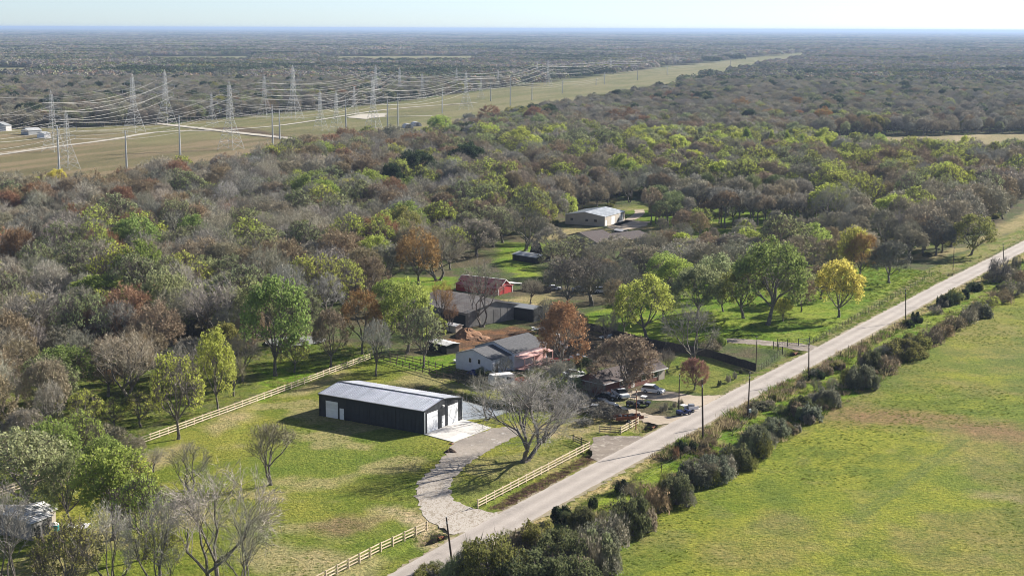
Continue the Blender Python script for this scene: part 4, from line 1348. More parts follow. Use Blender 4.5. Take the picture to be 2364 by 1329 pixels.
GROUPN = dict(lowoak='low-crowned oaks', tall='long-trunked trees of the grove', bare='bare trees', open='open-limbed bare trees', bigbare=None, smallbare=None, oak='twiggy domed trees of the woods', leafy='leafy trees', mixed='half-bare trees', dense='dense evergreen trees', cone='narrow trees in the marshy wood', shrub='bushes', bigshrub='bushes', bareshrub='leafless bushes')
for t in indiv:
    tm, cm, jm = PROTO[t['kind']][t['pi']]
    sh = t['kind'] in SHRUBS
    name = "bush" if sh else "tree"
    root = thing(name, t['label'], name, (t['x'], t['y'], -0.02), t['rz'], GROUPN[t['kind']])
    root.scale = (t['r'], t['r'], t['h']) if sh else (t['r'] / 4.5, t['r'] / 4.5, t['h'] / 10.0)
    a = link("stems" if sh else "trunk", tm, root)
    b = link("foliage" if sh else "crown", cm, root)
    b["tint"] = list(t['rgb'])
    a["tint"] = list(t['rgb'])

# ---- everything smaller: one woodland object with instanced whole trees
def scatter_object(name, label, protos, items):
    """items: (x, y, z, rz, sx, sy, sz, index, rgb)"""
    col = bpy.data.collections.new(name + " sources")
    for i, me in enumerate(protos):
        o = bpy.data.objects.new("woodland_source_%03d" % i, me)
        col.objects.link(o)
    me = bpy.data.meshes.new(name)
    me.from_pydata([(i[0], i[1], i[2]) for i in items], [], [])
    a = me.attributes.new("tint", 'FLOAT_COLOR', 'POINT')
    a.data.foreach_set("color", np.array([list(i[8]) + [1.0] for i in items], np.float32).ravel())
    a = me.attributes.new("spin", 'FLOAT', 'POINT')
    a.data.foreach_set("value", np.array([i[3] for i in items], np.float32))
    a = me.attributes.new("size", 'FLOAT_VECTOR', 'POINT')
    a.data.foreach_set("vector", np.array([i[4:7] for i in items], np.float32).ravel())
    a = me.attributes.new("pick", 'INT', 'POINT')
    a.data.foreach_set("value", np.array([i[7] for i in items], np.int32))
    o = link(name, me)
    ng = bpy.data.node_groups.new(name, 'GeometryNodeTree')
    ng.interface.new_socket("Geometry", in_out='INPUT', socket_type='NodeSocketGeometry')
    ng.interface.new_socket("Geometry", in_out='OUTPUT', socket_type='NodeSocketGeometry')
    N = ng.nodes
    gi, go = N.new("NodeGroupInput"), N.new("NodeGroupOutput")
    ci = N.new("GeometryNodeCollectionInfo")
    ci.inputs["Collection"].default_value = col
    ci.inputs["Separate Children"].default_value = True
    ci.inputs["Reset Children"].default_value = True
    ip = N.new("GeometryNodeInstanceOnPoints")
    ip.inputs["Pick Instance"].default_value = True
    def na(n, t):
        q = N.new("GeometryNodeInputNamedAttribute")
        q.data_type = t
        q.inputs["Name"].default_value = n
        return [s for s in q.outputs if s.enabled and s.name == "Attribute"][0]
    cx = N.new("ShaderNodeCombineXYZ")
    ng.links.new(na("spin", 'FLOAT'), cx.inputs["Z"])
    ng.links.new(gi.outputs[0], ip.inputs["Points"])
    ng.links.new(ci.outputs[0], ip.inputs["Instance"])
    ng.links.new(na("pick", 'INT'), ip.inputs["Instance Index"])
    ng.links.new(cx.outputs[0], ip.inputs["Rotation"])
    ng.links.new(na("size", 'FLOAT_VECTOR'), ip.inputs["Scale"])
    ng.links.new(ip.outputs[0], go.inputs[0])
    md = o.modifiers.new("instances", 'NODES')
    md.node_group = ng
    return tag(o, label, kind="stuff")

plist, pidx = [], {}
for k, L in PROTO.items():
    for i, (a, b, j) in enumerate(L):
        pidx[(k, i)] = len(plist)
        plist.append(j)
items = []
for t in rest:
    if t['kind'] in SHRUBS:
        s = (t['r'], t['r'], t['h'])
    else:
        s = (t['r'] / 4.5, t['r'] / 4.5, t['h'] / 10.0)
    items.append((t['x'], t['y'], 0.0, t['rz'], s[0], s[1], s[2], pidx[(t['kind'], t['pi'])], t['rgb']))
# low understory scrub below the near trees
un = scatter(300, 900, 9.0)
ok = field_ok(un[:, 0], un[:, 1], EXCL + [UND])
un = un[ok]
for i, (x, y) in enumerate(un):
    if RT.random() < .55: continue
    c = TINT[RT.choice(['taupe', 'olive', 'greygreen', 'grey', 'olive', 'hedge'])]
    k = RT.choice(['shrub', 'bareshrub'])
    q = RT.uniform(1.2, 2.6)
    items.append((float(x), float(y), 0.0, RT.uniform(0, 6.28), q, q, q * .9, pidx[(k, RT.randrange(2))], c))
scatter_object("woodland", "mixed winter woodland of grey, brown and green trees behind the homesteads", plist, items)

# ---- beyond about 1.9 km the wood is built in patches of many low crowns
def patch(seed, size=64.0, n=46, quads=64):
    r = random.Random(seed)
    mb = MB()
    var = []
    for i in range(n):
        cx, cy = r.uniform(-.5, .5) * size, r.uniform(-.5, .5) * size
        h, rad = r.uniform(8, 13.5), r.uniform(4.0, 6.5)
        v = r.choice([(1, 1, 1), (1.1, 1.02, .95), (.8, .82, .8), (.6, .75, .55), (1.05, 1.15, .7), (.9, .88, .9), (1.2, 1.15, 1.1), (1.15, .9, .7)])
        s = r.uniform(.8, 1.2)
        v = tuple(q * s for q in v)
        for q in range(quads):
            d = rvec(r)
            if d.z < -.3: d.z = -d.z
            p = Vector((cx + d.x * rad, cy + d.y * rad, h * .55 + d.z * h * .45))
            nn = (d + rvec(r) * .7).normalized()
            a = nn.orthogonal().normalized()
            b = nn.cross(a)
            sz = r.uniform(.7, 1.3)
            mb.poly([p + a * sz, p + b * sz, p - a * sz, p - b * sz])
            var += [v] * 4
    me = mb.mesh("patch", M['canopy'])
    ca = me.color_attributes.new("var", 'FLOAT_COLOR', 'POINT')
    ca.data.foreach_set("color", np.array([list(v) + [1] for v in var], np.float32).ravel())
    return me
patches = [patch(s) for s in (1, 2, 3, 4, 5)]
items = []
def scatter_far(y0, y1, cell, sc, zs):
    p = scatter(y0, y1, cell, .42)
    ok = field_ok(p[:, 0], p[:, 1], [wpoly['corr']] + FARCLEAR)
    p = p[ok]
    z1 = fbm(p[:, 0], p[:, 1], .0022, 3, 50)
    z2 = fbm(p[:, 0], p[:, 1], .0011, 3, 51)
    for i, (x, y) in enumerate(p):
        k = z1[i]
        k = k * .5 + .5 * fbm(np.array([x]), np.array([y]), .009, 2, 60)[0]
        base = ((.29, .265, .235) if k < .47 else (.24, .225, .185) if k < .54 else (.17, .18, .12) if k < .61 else (.08, .10, .055))
        j = RT.uniform(.85, 1.15)
        if RT.random() < .03: base = (.24, .24, .10)
        items.append((float(x), float(y), 0.0, RT.randrange(4) * PI / 2 + RT.uniform(-.2, .2), sc, sc, zs * RT.uniform(.9, 1.1), RT.randrange(5), tuple(c * j for c in base)))
scatter_far(1880, 4200, 54, 1.0, 1.0)
scatter_far(4200, 11000, 125, 2.2, 1.05)
scatter_far(11000, 60000, 520, 9.0, 1.25)
scatter_object("distant_woodland", "distant unbroken woodland fading blue towards the horizon", patches, items)

# ------------------------------------------------------------------ tufts of grass and weeds, real relief on the open ground
def tuft(seed, n, h, spread, w):
    r = random.Random(seed)
    mb = MB()
    for i in range(n):
        a = r.uniform(0, 6.28)
        d = r.uniform(0, spread)
        p = Vector((math.cos(a) * d, math.sin(a) * d, -.02))
        sliver(mb, p, Vector((math.cos(a) * r.uniform(.1, .9), math.sin(a) * r.uniform(.1, .9), 1)).normalized(), h * r.uniform(.6, 1.2), w, 0)
    return mb.mesh("tuft", M['leaf'])
tufts = [tuft(1, 26, .26, .35, .035), tuft(2, 34, .20, .5, .04), tuft(3, 40, .5, .45, .03)]
items = []
def sow(poly, n, tints, smin, smax, idx=(0, 1), clump=.0, cs=.12):
    xs, ys = zip(*poly)
    x0, x1, y0, y1 = max(min(xs), -120), min(max(xs), 260), max(min(ys), 165), min(max(ys), 560)
    X = rg.uniform(x0, x1, n * 3)
    Y = rg.uniform(y0, y1, n * 3)
    k = np.abs(X) < .42 * Y + 10
    X, Y = X[k], Y[k]
    k = sdist(poly, X, Y) < 0
    for q in ('d1', 'd2', 'd3', 'd4', 'd5', 'pond'):
        k &= sdist(wpoly[q], X, Y) > .4
    k &= sdist(road_poly, X, Y) > .5
    if clump:
        k &= fbm(X, Y, cs, 3, 77) > clump
    X, Y = X[k][:n], Y[k][:n]
    for x, y in zip(X, Y):
        c = RT.choice(tints)
        j = RT.uniform(.75, 1.2)
        s = RT.uniform(smin, smax)
        items.append((float(x), float(y), -.02, RT.uniform(0, 6.28), s, s, s * RT.uniform(.6, 1.2), RT.choice(idx), tuple(v * j for v in c)))
G1, G2, G3, G4 = (.17, .22, .035), (.12, .17, .03), (.27, .25, .09), (.36, .30, .16)
past_vis = [(-60, 120)] + past_poly[1:]
sow(W([(1008, 1329), (1500, 1049), (1878, 847), (2214, 657), (2364, 578), (2800, 560), (2900, 1700), (900, 1700)]), 30000, ((.15, .20, .035), (.13, .18, .03), (.20, .21, .05)), .3, .75, clump=.3)
sow(wpoly['lawn'], 9000, (G1, G2, G3), .4, .8, clump=.45)
sow(wpoly['strip'], 7000, (G1, G2, G2, G3), .8, 2.0, (0, 1, 2))
sow(wpoly['vr'], 5000, (G4, G3, G4, G2), .7, 1.6, (0, 2))
sow(wpoly['vl'], 2500, (G4, G3, G1, G2), .6, 1.3, (0, 2))
sow(wpoly['rpast'], 5000, (G1, G2), .6, 1.4)
sow(wpoly['leftg'], 5000, (G1, G2, G3), .6, 1.5, (0, 1, 2))
sow(wpoly['dstrip'], 900, ((.16, .1, .08), (.1, .07, .05), G3), .6, 1.2)
sow(W([(1560, 1062), (1700, 990), (1900, 862), (2100, 748), (2110, 735), (1880, 848), (1660, 968), (1500, 1060)]), 2600, (G2, (.2, .15, .1), G4), 1.4, 3.0, (2,))
sow(W([(990, 1400), (1120, 1275), (1330, 1200), (1560, 1090), (1760, 975), (1900, 900), (2100, 780), (2364, 630), (2364, 665), (2120, 830), (1960, 925), (1820, 1010), (1620, 1130), (1420, 1250), (1300, 1400)]), 2600, (G2, (.24, .19, .11), G4, (.2, .2, .08)), 1.2, 2.8, (2,))
scatter_object("grass_tufts", "rough grass tufts and weeds over the pasture, lawn and verges", tufts, items)
# ------------------------------------------------------------------ buildings
class House:
    """root at the nearest ground corner; local +x runs along the right hand wall, +y along the left hand wall"""
    def __init__(s, name, label, cat, c0, cL, cR, A=None, B=None, group=None):
        p0, pl, pr = Vector(P(*c0)), Vector(P(*cL)), Vector(P(*cR))
        u = (pr - p0)
        v = (pl - p0)
        a1 = math.atan2(u.y, u.x)
        a2 = math.atan2(v.y, v.x) - PI / 2
        # weight the direction by the longer wall
        w = u.length / (u.length + v.length)
        ang = a1 * w + a2 * (1 - w)
        s.A, s.B = A or u.length, B or v.length
        s.root = thing(name, label, cat, (p0.x, p0.y, 0.02), ang, group)
        s.ang = ang
    def part(s, name, mb, m, parent=None, label=None):
        o = mb.build(name, m, parent or s.root)
        if label: o["label"] = label
        return o
    def face(s, f, a, z, w, h, d0=0.0, d=0.06, name="panel", m=None, parent=None, label=None):
        """box on face 'y' (right hand visible wall, a = x) or 'x' (left hand wall, a = y)"""
        mb = MB()
        if f == 'y':
            mb.box((a + w / 2, -d0 - d / 2, z + h / 2), (w, d, h))
        else:
            mb.box((-d0 - d / 2, a + w / 2, z + h / 2), (d, w, h))
        return s.part(name, mb, m, parent, label)
    def gable(s, eave, ridge, axis, wallm, roofm, over=.4, panel=None, roofm2=None, off=(0, 0), size=None, th=.1, ridge_t=.5, ribs=True, name_wall="wall", z0=0.0, trim=None):
        A, B = size or (s.A, s.B)
        ox, oy = off
        if axis == 'y':
            Wd, L = A, B
            mp = lambda q, t, z: (ox + q, oy + t, z0 + z)
        else:
            Wd, L = B, A
            mp = lambda q, t, z: (ox + t, oy + q, z0 + z)
        mb = MB()
        rx = Wd * ridge_t
        pr = [mp(0, 0, 0), mp(Wd, 0, 0), mp(Wd, 0, eave), mp(rx, 0, ridge), mp(0, 0, eave)]
        e = Vector(mp(0, L, 0)) - Vector(mp(0, 0, 0))
        mb.prism(pr, e)
        s.part(name_wall, mb, wallm)
        for side in (0, 1):
            if side == 0:
                sl = (ridge - eave) / max(rx, .01)
                q0, z_0 = -over, eave - sl * over
            else:
                sl = (ridge - eave) / max(Wd - rx, .01)
                q0, z_0 = Wd + over, eave - sl * over
            if side and Wd - rx < .05: continue
            n = max(1, int(round((L + 2 * over) / panel))) if panel else 1
            w = (L + 2 * over) / n
            for i in range(n):
                t0 = -over + i * w
                mb = MB()
                g = .02
                pts = [mp(q0, t0, z_0 + g), mp(rx, t0, ridge + g), mp(rx, t0, ridge + th), mp(q0, t0, z_0 + th)]
                mb.prism(pts, Vector(mp(0, w - (.015 if n > 1 else 0), 0)) - Vector(mp(0, 0, 0)))
                if n > 1 and ribs:
                    pts = [mp(q0, t0, z_0 + th), mp(rx, t0, ridge + th), mp(rx, t0, ridge + th + .07), mp(q0, t0, z_0 + th + .07)]
                    mb.prism(pts, Vector(mp(0, .07, 0)) - Vector(mp(0, 0, 0)))
                    pts = [mp(q0, t0 + w / 2, z_0 + th), mp(rx, t0 + w / 2, ridge + th), mp(rx, t0 + w / 2, ridge + th + .04), mp(q0, t0 + w / 2, z_0 + th + .04)]
                    mb.prism(pts, Vector(mp(0, .05, 0)) - Vector(mp(0, 0, 0)))
                s.part("roof_panel" if n > 1 else "roof", mb, roofm if side == 0 or roofm2 is None else roofm2)
        if trim:
            for t in (-over - .03, L + over - .03):
                for a, b in (((-over, eave - (ridge - eave) / rx * over), (rx, ridge)), ((Wd + over, eave - (ridge - eave) / (Wd - rx) * over), (rx, ridge))):
                    mb = MB()
                    pts = [mp(a[0], t, z_of(a[1]) - .12), mp(b[0], t, b[1] - .12), mp(b[0], t, b[1] + th + .05), mp(a[0], t, a[1] + th + .05)]
                    mb.prism(pts, Vector(mp(0, .08, 0)) - Vector(mp(0, 0, 0)))
                    s.part("roof_trim", mb, trim)
            mb = MB()
            a, b = mp(rx, -over, ridge + th + .03), mp(rx, L + over, ridge + th + .03)
            c = ((a[0] + b[0]) / 2, (a[1] + b[1]) / 2, (a[2] + b[2]) / 2)
            mb.box(c, (abs(b[0] - a[0]) + .35 if axis == 'x' else .35, abs(b[1] - a[1]) if axis == 'y' else .35, .06))
            s.part("ridge_cap", mb, trim)
def z_of(z): return z

# --- the black barn
hb = House("metal_barn", "new charcoal metal barn with a ribbed grey roof and white roll-up doors", "barn", (980, 1002), (734, 958), (1068, 967), 12.3, 24.6)
hb.gable(4.27, 5.3, 'y', M['charcoal'], M['galv'], .12, .92, trim=M['blacktrim'])
def rollup(h, f, a, w, hh, slats=8, dark=M['blacktrim'], jamb=True):
    fr = h.face(f, a - .16, 0.0, w + .32, hh + .16, 0.0, .05, "door_frame", dark)
    dr = h.face(f, a, 0.02, w, hh, .05, .03, "roll_up_door", M['whitedoor'])
    for i in range(slats):
        h.face(f, a + .03, 0.04 + hh * i / slats, w - .06, hh / slats - .05, .08, .025, "door_slat", M['whitedoor'], dr)
def mandoor(h, f, a, w, hh):
    h.face(f, a - .09, 0, w + .18, hh + .09, 0, .05, "door_frame", M['blacktrim'])
    d = h.face(f, a, .03, w, hh - .03, .05, .05, "door", M['whitedoor'])
    h.face(f, a + w * .1, 1.0, .08, .12, .10, .06, "handle", M['blacktrim'], d)
rollup(hb, 'y', 0.75, 3.4, 3.65)
rollup(hb, 'y', 7.45, 3.4, 3.65)
mandoor(hb, 'y', 5.45, 1.05, 2.2)
rollup(hb, 'x', 20.0, 2.9, 3.2, 7)
mandoor(hb, 'x', 18.55, 1.0, 2.15)
hb.face('y', 5.75, 3.9, .35, .3, 0, .3, "wall_lamp", M['whitepaint'])
# ribbed wall sheets between the door openings
def sheets(h, f, a0, a1, hfun, w=.92, m=None, z0=0.0):
    n = int((a1 - a0) / w)
    for i in range(n):
        a = a0 + i * w
        top = hfun(a, a + w)
        if top - z0 < .3: continue
        mb = MB()
        def bx(a, ww, d0, d):
            if f == 'y': mb.box((a + ww / 2, -d0 - d / 2, z0 + (top - z0) / 2), (ww, d, top - z0))
            else: mb.box((-d0 - d / 2, a + ww / 2, z0 + (top - z0) / 2), (d, ww, top - z0))
        bx(a + .004, w - .012, 0, .018)
        bx(a + .02, .05, .018, .03)
        bx(a + w * .35, .04, .018, .022)
        bx(a + w * .68, .04, .018, .022)
        h.part("wall_sheet", mb, m)
def gh(a, b):
    lo = lambda q: 4.2 + 1.2 * min(q, 12.3 - q) / 6.15
    return min(lo(a), lo(b)) - .06
sheets(hb, 'x', .1, 18.3, lambda a, b: 4.0, m=M['charcoal'])
sheets(hb, 'x', 23.1, 24.5, lambda a, b: 4.0, w=.7, m=M['charcoal'])
sheets(hb, 'y', 4.35, 5.3, gh, w=.9, m=M['charcoal'])
sheets(hb, 'y', 6.65, 7.25, gh, w=.58, m=M['charcoal'])
sheets(hb, 'y', 11.1, 12.1, gh, w=.9, m=M['charcoal'])
sheets(hb, 'y', .9, 4.2, gh, w=.9, m=M['charcoal'], z0=3.9)
sheets(hb, 'y', 7.5, 11.0, gh, w=.9, m=M['charcoal'], z0=3.9)
for y in (.12, 6.5, 12.5, 18.1, 24.4):
    mb = MB().box((-.09, y, 2.05), (.1, .14, 4.1)).box((-.16, y, .12), (.22, .12, .1))
    hb.part("downspout", mb, M['blacktrim'])
hb.part("gutter", MB().box((-.2, 12.3, 4.16), (.14, 24.8, .14)), M['blacktrim'])
hb.part("corner_trim", MB().box((0, -.03, 2.1), (.14, .14, 4.2)), M['paleroof'])
hb.part("corner_trim", MB().box((12.3, -.03, 2.1), (.14, .14, 4.2)), M['paleroof'])
# concrete apron, saw-cut into bays
ap = thing("concrete_apron", "pale concrete apron in front of the barn's roll-up doors", "slab")
q = [Vector((*P(*c), .10)) for c in ((980, 1003), (1047, 1021), (1135, 987), (1069, 968))]
for i in range(3):
    for j in range(2):
        def bl(s, t):
            return q[0].lerp(q[3], t).lerp(q[1].lerp(q[2], t), s)
        g = .004
        pts = [bl(i / 3 + g, j / 2 + g), bl((i + 1) / 3 - g, j / 2 + g), bl((i + 1) / 3 - g, (j + 1) / 2 - g), bl(i / 3 + g, (j + 1) / 2 - g)]
        MB().prism([p - Vector((0, 0, .15)) for p in pts], (0, 0, .15)).build("slab_bay", M['concrete'], ap)

# --- white house with two roof levels
hw = House("house", "pale blue white house with dark grey roof in two levels", "house", (1135, 866), (1072, 846), (1232, 829))
A, B = hw.A, hw.B
print('white house', A, B)
a1 = A * .36
hw.gable(3.4, 4.9, 'x', M['siding'], M['shingle'], .3, off=(0, 0), size=(a1, B))
hw.gable(3.9, 5.7, 'x', M['siding'], M['shingle'], .35, off=(a1 + .02, -.9), size=(A - a1, B + .9))
for yy in (B * .30, B * .55):
    w = hw.face('x', yy, 1.9, .8, 1.1, 0, .05, "window", M['whitepaint'])
    hw.face('x', yy + .08, 1.98, .64, .94, .05, .02, "pane", M['glass'], w)
hw.face('y', 1.2, .1, 1.0, 2.1, 0, .06, "door", M['oldwood'])
hw.face('y', .35, 1.0, .8, 1.5, 0, .08, "shutter", M['whitepaint'])
mb = MB()
for i in range(4):
    mb.box((a1 + 1.2 + i * (A - a1 - 1.6) / 3, -2.9, 1.4), (.16, .16, 2.8))
hw.part("porch_post", mb, M['pinkpaint'])
hw.part("porch_deck", MB().box(((a1 + A) / 2, -1.95, .35), (A - a1 - .4, 2.1, .12)), M['pinkpaint'])
hw.part("porch_rail", MB().box(((a1 + A) / 2, -2.95, 1.2), (A - a1 - 1.2, .08, .1)).box(((a1 + A) / 2, -2.95, .8), (A - a1 - 1.2, .06, .08)), M['pinkpaint'])
hw.part("porch_roof", MB().box(((a1 + A) / 2, -2.0, 2.95), (A - a1 - .6, 2.2, .1), rx=R(8)), M['pinkpaint'])
hw.part("porch_wall", MB().box((A * .86, -.98, 1.6), (A * .24, .08, 3.0)), M['pinkpaint'])
st = MB()
for i in range(5):
    st.box((a1 + 2.4, -3.2 - i * .3, .35 - i * .07), (1.2, .3, .08))
st.tube((a1 + 1.8, -3.0, 1.2), (a1 + 1.8, -4.6, .7), .05).tube((a1 + 3.0, -3.0, 1.2), (a1 + 3.0, -4.6, .7), .05)
hw.part("stairs", st, M['whitepaint'])

# --- brick house
hk = House("house", "low brown brick house with dark hipped roof behind the broad brown tree", "house", (1394, 912), (1346, 897), (1524, 872))
A, B = hk.A, hk.B
print('brick', A, B)
hk.gable(2.5, 4.1, 'x', M['brick'], M['brownshingle'], .5)
hk.part("fascia", MB().box((A / 2, -.52, 2.33), (A + 1, .06, .2)), M['whitepaint'])
hk.part("fascia", MB().box((-.52, B / 2, 2.3), (.06, B + 1, .12)), M['whitepaint'])
for xx in (A * .25, A * .6, A * .8):
    w = hk.face('y', xx, .9, 1.6, 1.2, 0, .05, "window", M['whitepaint'])
    hk.face('y', xx + .1, 1.0, 1.4, 1.0, .05, .02, "pane", M['glass'], w)
hk.face('y', A * .44, .05, 1.0, 2.05, 0, .05, "door", M['whitepaint'])
hk.part("porch_wall", MB().box((A * .94, -.05, 1.2), (A * .1, .1, 2.3)), M['beigewall'])

# --- grey tin barn
hg = House("barn", "weathered grey tin barn with a broad low roof behind the dirt yard", "barn", (1081, 756), (988, 722), (1168, 729))
A, B = hg.A, hg.B
print('grey barn', A, B)
hg.gable(3.5, 5.5, 'y', M['greywall'], M['rustroof'], .3, 1.2)
hg.face('x', 1.0, 0, B * .42, 2.9, 0, .04, "bay_shade", M['blacktrim'])  # solid black sheet stands for the shaded inside of the bay
for i in range(int(A / 1.2)):
    hg.face('y', .05 + i * 1.2, .05, 1.15, 3.4, 0, .03 + .02 * (i % 2), "wall_sheet", M['greywall'])

# --- red barn with a raised middle roof
hr = House("barn", "red barn with raised centre roof and white gable trim", "barn", (1150, 682), (1050, 671), (1186, 674))
A, B = hr.A, hr.B
print('red barn', A, B)
hr.gable(1.9, 2.5, 'y', M['redmetal'], M['redroof'], .3, 1.2, ridge_t=.5)
hr.gable(2.9, 3.9, 'y', M['redmetal'], M['redroof'], .35, 1.2, off=(A * .28, 0), size=(A * .44, B), trim=M['whitepaint'])
hr.part("porch_roof", MB().box((A + 2.3, 1.6, 2.15), (4.4, 4.2, .1), ry=R(8)), M['whitepaint'])
for yy in (-.3, 3.4):
    hr.part("porch_post", MB().box((A + 4.2, yy, .92), (.14, .14, 1.84)), M['whitepaint'])
hr.face('y', A * .4, 0, 2.0, 2.1, 0, .06, "barn_door", M['redmetal'])
for e in (0, 1):
    hr.part("corner_trim", MB().box((A * e, -.05, .92), (.16, .12, 1.84)), M['whitepaint'])

# --- small sheds
def shed(label, c0, cL, cR, h, ridge, wm, rm, axis='x', name="shed", over=.25, extra=None, ridge_t=.5, openf=None):
    s = House(name, label, "shed", c0, cL, cR)
    s.gable(h, ridge, axis, wm, rm, over, ridge_t=ridge_t)
    if openf: s.face(openf, s.A * .2 if openf == 'y' else s.B * .2, 0, (s.A if openf == 'y' else s.B) * .5, h * .75, 0, .04, "opening_shade", M['blacktrim'])  # black panel on the wall in place of a shaded interior
    return s
shed("small dark shed with pale metal roof under the bare dark tree", (1238, 609), (1192, 599), (1260, 603), 1.9, 2.5, M['blackwall'], M['steel'], 'y', openf='x')
shed("black board shed with pale skillion roof beside the grey tin barn", (1232, 744), (1172, 733), (1246, 737), 3.3, 3.9, M['blackwall'], M['steel'], 'y', openf='x')
shed("tiny open shed with scrappy white roof beside the dirt yard", (1031, 818), (1000, 806), (1050, 811), 2.0, 2.3, M['blackwall'], M['chalkroof'], 'y', openf='x')
shed("little white coop at the corner of the grey tin barn", (1052, 768), (1040, 762), (1058, 764), 1.6, 1.9, M['beigewall'], M['whitepaint'], 'y')
shed("dark playhouse with a pointed roof behind the small shed", (1240, 588), (1230, 585), (1246, 586), 1.0, 3.6, M['blackwall'], M['blackwall'], 'y')
shed("small pale tin shed roof among the trees left of the red barn", (842, 668), (815, 662), (850, 664), 1.6, 2.4, M['greywall'], M['paleroof'], 'y')
shed("tiny white shed beyond the tan metal building's lane", (1436, 548), (1424, 545), (1440, 546), 2.2, 2.6, M['blackwall'], M['whitepaint'], 'y')

# --- tan metal building
ht = House("metal_building", "long tan metal building with pale roof and white doors", "building", (1396, 523), (1308, 516), (1436, 509))
A, B = ht.A, ht.B
print('tan', A, B)
ht.gable(3.6, 4.9, 'x', M['tanwall'], M['paleroof'], .2, 1.8, ribs=True)
for x0, w in ((A * .32, A * .15), (A * .72, A * .18)):
    ht.face('y', x0, 0, w, 3.0, 0, .06, "roll_up_door", M['whitedoor'])
ht.face('y', .5, 0, 1.2, 2.2, 0, .06, "door", M['whitedoor'])
for yy in (B * .8, B * .42, B * .2):
    w = ht.face('x', yy, 1.5, 1.1, .9, 0, .05, "window", M['blacktrim'])
    ht.face('x', yy + .1, 1.6, .9, .7, .05, .02, "pane", M['glass'], w)

# --- house behind, mostly hidden by trees
hh = House("house", "brown roofed house half hidden by bare trees before the tan building", "house", (1378, 577), (1312, 562), (1490, 560))
A, B = hh.A, hh.B
hh.gable(2.6, 5.0, 'x', M['tanwall'], M['brownshingle'], .5, size=(A * .4, B))
hh.gable(2.5, 3.8, 'x', M['greywall'], M['brownshingle'], .5, off=(A * .4 + .02, -.6), size=(A * .6, B * .8))
for xx in (A * .5, A * .7):
    w = hh.face('y', xx, .9, 1.5, 1.1, .6, .05, "window", M['whitepaint'])
    hh.face('y', xx + .1, 1.0, 1.3, .9, .65, .02, "pane", M['glass'], w)

# --- chalky shed bottom left
hc = House("shed", "grey walled shed with mottled white tin roof at bottom left", "shed", (74, 1248), (-40, 1222), (118, 1228))
A, B = hc.A, hc.B
print('chalky', A, B)
hc.gable(2.6, 3.2, 'x', M['greywall'], M['chalkroof'], .25, 1.2, roofm2=M['chalkroof'])
for xx in (.5, 2.2):
    hc.face('y', xx, .1, 1.2, 1.7, 0, .05, "opening_shade", M['blacktrim'])  # black panels painted as the darkness inside the shed
hc.gable(2.2, 2.9, 'x', M['beigewall'], M['chalkroof'], .25, 1.2, off=(A + .1, B * .25), size=(A * .8, B * .5))
tk = thing("water_tank", "small white tank with teal side beside the chalky shed", "tank", (*P(127, 1226), 0))
MB().tube((0, 0, .1), (0, 0, 1.1), .62, .62, 16, cap=True).build("tank_body", M['teal'], tk)
mb = MB(); mb.tube((0, 0, 1.1), (0, 0, 1.45), .66, .15, 16, cap=True); mb.build("lid", M['whitepaint'], tk)
sl = thing("tarpaulin", "pale crumpled tarp on the ground right of the chalky shed", "tarp", (*P(150, 1222), 0))
mb = MB()
for i in range(4):
    for j in range(4):
        z = lambda a, b: .12 + .2 * abs(math.sin(a * 2.1 + b * 1.7))
        mb.poly([(i * .8, j * .6, z(i, j)), (i * .8 + .8, j * .6, z(i + 1, j)), (i * .8 + .8, j * .6 + .6, z(i + 1, j + 1)), (i * .8, j * .6 + .6, z(i, j + 1))])
mb.build("sheet", M['chalkroof'], sl)

# far away buildings on the left
shed("long low white building in the far left of the powerline field", (103, 320), (90, 318), (114, 319), 3.0, 4.2, M['whitepaint'], M['steel'], 'x', name="farm_building")
shed("pale farm building at the left edge beyond the powerlines", (14, 303), (-18, 300), (22, 302), 4, 6, M['whitepaint'], M['steel'], 'x', name="farm_building")
shed("grey roofed farm building behind the leftmost towers", (66, 312), (56, 310), (92, 310), 3, 4.5, M['steel'], M['steel'], 'x', name="farm_building")
for c, lb in (((945, 296), "pale curved greenhouse at the wood edge by the poles"), ((964, 292), "second pale greenhouse nearer the green trees")):
    x, y = P(*c)
    g = thing("greenhouse", lb, "greenhouse", (x, y, 0), R(20), "greenhouses at the wood edge")
    mb = MB()
    pr = [(math.cos(t) * 3.2, 0, math.sin(t) * 2.4 + .8) for t in [PI * k / 8 for k in range(9)]]
    mb.prism([(3.2, 0, 0)] + pr + [(-3.2, 0, 0)], (0, 9, 0))
    mb.build("cover", M['chalkroof'], g)
    MB().box((0, -.05, 1.2), (2, .08, 2.4)).build("door", M['greywall'], g)

